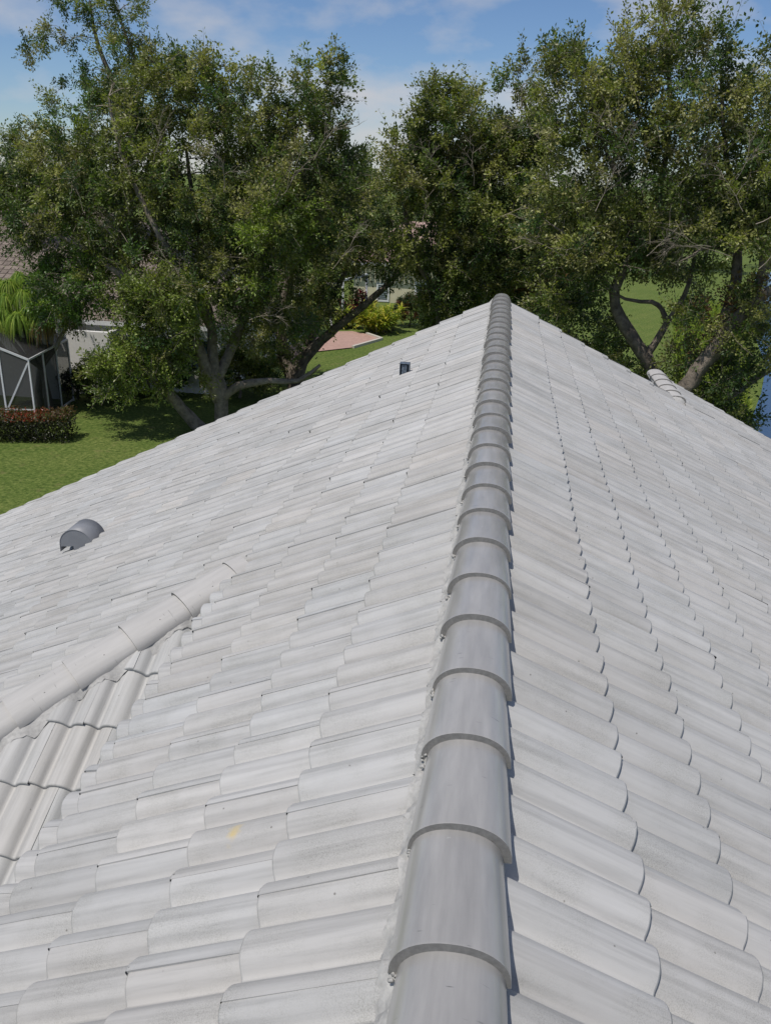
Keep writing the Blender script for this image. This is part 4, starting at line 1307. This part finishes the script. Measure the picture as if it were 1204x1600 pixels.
b_ = at_z(590, 527)
strap_plant('variegated_shrub', 'large yellow and green strap leaved shrub beside the pink patio', (b_[0]-.2, b_[1]+1.6), 1.5, 2.0, 1500, YEL, 11, 0.75, 0.10, stems=40)
strap_plant('variegated_shrub', 'smaller yellow shrub spilling to the left behind the pink patio', (b_[0]-2.1, b_[1]+2.2), 0.9, 1.2, 700, YEL, 12, 0.6, 0.09, stems=20)
b_ = at_z(565, 500)
strap_plant('red_leaf_shrub', 'dark red leaved shrub behind the yellow shrub', (b_[0]-.3, b_[1]), 1.3, 2.0, 900, [(0.16, 0.015, 0.03), (0.10, 0.012, 0.022), (0.05, 0.03, 0.02)], 13, 0.6, 0.10, stems=24)

def bush(name, label, base, radii, seed, pal, n=160, leaf=0.09, cat='shrub', n_lf=26):
    rng = np.random.default_rng(seed)
    c = np.array([base[0], base[1], radii[2]*0.9])
    v = rng.normal(0, 1, (n, 3)); v /= np.linalg.norm(v, axis=1)[:, None]; v[:, 2] = np.where(v[:, 2] < -.5, -v[:, 2], v[:, 2])
    tg = c + v*np.array(radii)*(rng.random((n, 1))**0.25)*0.9
    limbs = [([np.array([base[0], base[1], 0]), np.array([base[0]+.05, base[1], radii[2]*.5]), np.array([base[0], base[1], radii[2]])], [0.06, 0.05, 0.03])]
    tubes = build_skeleton(limbs, tg[::2], rng)
    (V, fl, ct, T), tw = foliage(tg, v, rng, n_tw=3, n_lf=n_lf, tw_len=(.12, .35), leaf=leaf, palette=pal, spread=0.07)
    root = empty(name, (base[0], base[1], 0), label, cat)
    link_mesh('foliage', np_mesh('foliage', V, fl, ct, False, T), LEAF, root)
    link_mesh('stem', np_mesh('stem', *tubes_mesh(tubes), True), BARK, root)
    return root
b_ = at_z(645, 510)
bush('round_shrub', 'rounded dark green shrub with reddish tips right of the yellow shrub', (b_[0]-.2, b_[1]), (1.1, 1.0, 0.95), 21, [(0.03, 0.055, 0.018), (0.05, 0.08, 0.02), (0.13, 0.05, 0.025)])
b_ = at_z(672, 530)
bush('round_shrub', 'small dark shrub at the shaded lawn edge just above the roof gable', (b_[0], b_[1]), (0.7, 0.7, 0.8), 22, [(0.035, 0.06, 0.018), (0.05, 0.08, 0.02)], 90)
BRG = [(0.06, 0.14, 0.02), (0.09, 0.18, 0.03), (0.05, 0.11, 0.02)]
bush('round_shrub', 'bright green bush seen behind the forked trunk by the white wall', (at_z(275, 590)[0], 31.0), (1.8, 1.0, 1.15), 23, BRG, 200, 0.11)
bush('round_shrub', 'bright green bush right of the forked trunk in deep shade', (at_z(400, 600)[0], 31.4), (1.8, 0.9, 1.0), 24, GREENS, 160, 0.10)
bush('round_shrub', 'low dark bush beside the porch wall under the left tree', (at_z(175, 620)[0], 29.5), (1.0, 0.8, 0.9), 25, GREENS, 110, 0.09)
bush('round_shrub', 'dark rounded bush against the grey porch wall', (at_z(118, 625)[0], 29.6), (0.75, 0.5, 0.55), 26, [(0.02, 0.035, 0.012), (0.03, 0.05, 0.015)], 90, 0.07)

b_ = at_z(905, 575)
bush('round_shrub', 'dark leafy shrub behind the right edge of the roof between ridge end and bare trunk', (b_[0], 36.0), (1.6, 1.0, 1.1), 27, GREENS, 150, 0.11)
b_ = at_z(985, 600)
bush('round_shrub', 'low shrub at the foot of the bare forked trunk', (b_[0], 34.0), (1.0, 0.8, 0.8), 28, GREENS, 90, 0.10)
# hedge with reddish top
hg = empty('hedge', (-15.2, 24.6, 0), 'clipped low hedge with reddish top leaves in front of the screened porch', 'hedge')
rng = np.random.default_rng(44)
n = 15000
P = np.stack([rng.uniform(-19.5, -13.45, n), rng.uniform(24.25, 25.25, n), rng.random(n)**0.8*0.95], 1)
P[:, 1] += (P[:, 0]+13.45)*0.22
edge = 0.06*np.sin(P[:, 0]*3.1)+0.05*np.sin(P[:, 0]*7.7)
P[:, 2] = P[:, 2]*(1+edge)
D = rng.normal(0, 1, (n, 3)); D[:, 2] = np.abs(D[:, 2])
hot = (P[:, 2] > 0.68)
c = np.where(hot[:, None], np.array([[0.10, 0.062, 0.026]]), np.array([[0.032, 0.036, 0.015]]))*(0.6+0.8*rng.random((n, 1)))
c[rng.random(n) < 0.18] = (0.09, 0.12, 0.03)
nr = np.exp(-((P[:, 0]+14.7)/0.5)**2)*hot > rng.random(n)*1.8
c[nr] = (0.24, 0.045, 0.02)
V, fl, ct, T = leaves_mesh(P, D, 0.085*(0.6+0.8*rng.random(n)), 0.05, np.concatenate([c, np.ones((n, 1))], 1), seed=4)
link_mesh('foliage', np_mesh('foliage', V, fl, ct, False, T), LEAF, hg)
tubes = []
for k in range(60):
    x = rng.uniform(-19.3, -13.6); y = rng.uniform(24.5, 25.0)+(x+13.45)*.22
    for _ in range(3):
        tubes.append(([np.array([x, y, 0]), np.array([x+rng.normal(0, .1), y+rng.normal(0, .08), .4]), np.array([x+rng.normal(0, .2), y+rng.normal(0, .12), .8])], [0.015, 0.01, 0.006]))
link_mesh('stem', np_mesh('stem', *tubes_mesh(tubes), True), BARK, hg)

# ponytail palm: pale branching trunk, drooping tufts
def tuft(c, length, n, rng, pal, tipc=None):
    d = rng.normal(0, 1, (n, 3)); d[:, 2] = np.abs(d[:, 2])*0.9+0.05; d /= np.linalg.norm(d, axis=1)[:, None]
    L = length*(0.6+0.5*rng.random(n))
    side = np.cross(d, np.array([0, 0, 1.0])); side /= np.maximum(1e-6, np.linalg.norm(side, axis=1))[:, None]
    w = 0.013*(0.7+0.6*rng.random(n))[:, None]
    K = 6
    V, F, C, T = [], [], [], []
    pts = []
    for k in range(K+1):
        f = k/K
        out = d*np.array([1, 1, 0.9])*(L*(f-0.42*f*f)*0.95)[:, None]
        out[:, 2] -= L*(f**1.9)*0.85
        out[:, :2] *= (1-0.12*f)
        pts.append(np.array(c)+out)
    ring = []
    for k in range(K+1):
        ww = w*(1-k/K*0.8)
        ring.append(pts[k]-side*ww); ring.append(pts[k]+side*ww)
    V = np.stack(ring, 1).reshape(-1, 3)
    i0 = np.arange(n)*(2*(K+1))
    q = []
    base = np.array(pal)[rng.integers(len(pal), size=n)]*(0.75+0.5*rng.random((n, 1)))
    cols = []
    for k in range(K):
        q.append(np.stack([i0+2*k, i0+2*k+1, i0+2*k+3, i0+2*k+2], 1))
        cc = base if (tipc is None or k < K-2) else np.array(tipc)*np.ones((n, 3))
        cols.append(np.concatenate([cc, np.ones((n, 1))], 1))
    q = np.stack(q, 1).reshape(-1, 4); cols = np.stack(cols, 1).reshape(-1, 4)
    return V, q, cols
pp = empty('ponytail_palm', (at_z(82, 628)[0], 28.3, 0), 'ponytail palm with pale branching trunk and drooping bright green tufts over the porch', 'palm')
rng = np.random.default_rng(9)
YP = 27.9
heads = [(14, 448, .9, 0), (52, 440, .9, .5), (92, 470, .8, .3), (5, 490, .9, -.6), (28, 500, .95, -.9), (66, 500, 1.0, -.7), (36, 464, .9, -.2), (112, 495, .8, .2), (-20, 465, .9, -.2), (75, 462, .9, .6), (-40, 490, .9, -.5),
         (30, 436, .8, .8), (70, 478, .9, -.2), (48, 484, .9, -.5), (8, 470, .9, -.4), (-8, 445, .9, .2), (90, 488, .8, -.1), (0, 510, .8, -.9), (62, 448, .8, .2)]
Vs, Fs, Ts, base_i, tubes = [], [], [], 0, []
trk = np.array([at_z(84, 628)[0], 28.3, 0.0])
fork = trk + np.array([0.05, 0, 1.5])
for (hx_, hy_, L_, dy_) in heads:
    c = at_y(hx_, hy_-6, YP+dy_)
    V, q, cc = tuft(c, L_*1.35, 260, rng, [(0.22, 0.32, 0.05), (0.16, 0.26, 0.045), (0.30, 0.37, 0.07)], (0.19, 0.13, 0.05) if hx_ in (112, 66) else None)
    Vs.append(V); Fs.append(q+base_i); Ts.append(cc); base_i += len(V)
    mid = (fork+c)/2 + np.array([0, 0, -0.35]) + rng.normal(0, .08, 3)
    tubes.append(([fork+rng.normal(0, .04, 3), mid, (mid+c)/2+np.array([0, 0, -.05]), c], [0.10, 0.08, 0.065, 0.05]))
for k in (-.09, .09):
    tubes.append(([trk+np.array([k*2.2, 0, 0]), trk+np.array([k*1.6, 0, .7]), fork], [0.16, 0.12, 0.10]))
V = np.concatenate(Vs); q = np.concatenate(Fs); T = np.concatenate(Ts)
link_mesh('foliage', np_mesh('foliage', V, q.ravel(), np.full(len(q), 4), False, T), LEAF_SOFT, pp)
link_mesh('trunk', np_mesh('trunk', *tubes_mesh(tubes), True), BARK_PALE, pp)

# yellow green bank growth by the pond
rng = np.random.default_rng(55)
n = 26000
t = rng.random(n)
yy = 30 + 34*t
edge_x = 9.9 + (yy-33)*0.24
xx = edge_x - 0.2 - rng.random(n)**1.3*(2.6+2.2*t)
gap = (np.sin(xx*1.9+yy*.7)+np.sin(yy*1.3-xx)+rng.normal(0, .5, n)) > -0.9
xx, yy = xx[gap], yy[gap]; n = len(xx)
hgt = 0.35+0.55*rng.random(n)
P = np.stack([xx, yy, rng.random(n)*hgt], 1)
D = rng.normal(0, .55, (n, 3)); D[:, 2] = 0.8
c = np.array([(0.27, 0.33, 0.055), (0.18, 0.25, 0.045), (0.34, 0.37, 0.08), (0.11, 0.17, 0.035)])[rng.integers(4, size=n)]*(0.7+0.6*rng.random((n, 1)))
V, fl, ct, T = leaves_mesh(P, D, 0.26*(0.6+0.8*rng.random(n)), 0.06, np.concatenate([c, np.ones((n, 1))], 1), seed=6)
o = link_mesh('bank_growth', np_mesh('bank_growth', V, fl, ct, False, T), LEAF_SOFT)
tag(o, 'yellow green waterside growth covering the bank between lawn and pond', 'ground cover', kind='stuff')
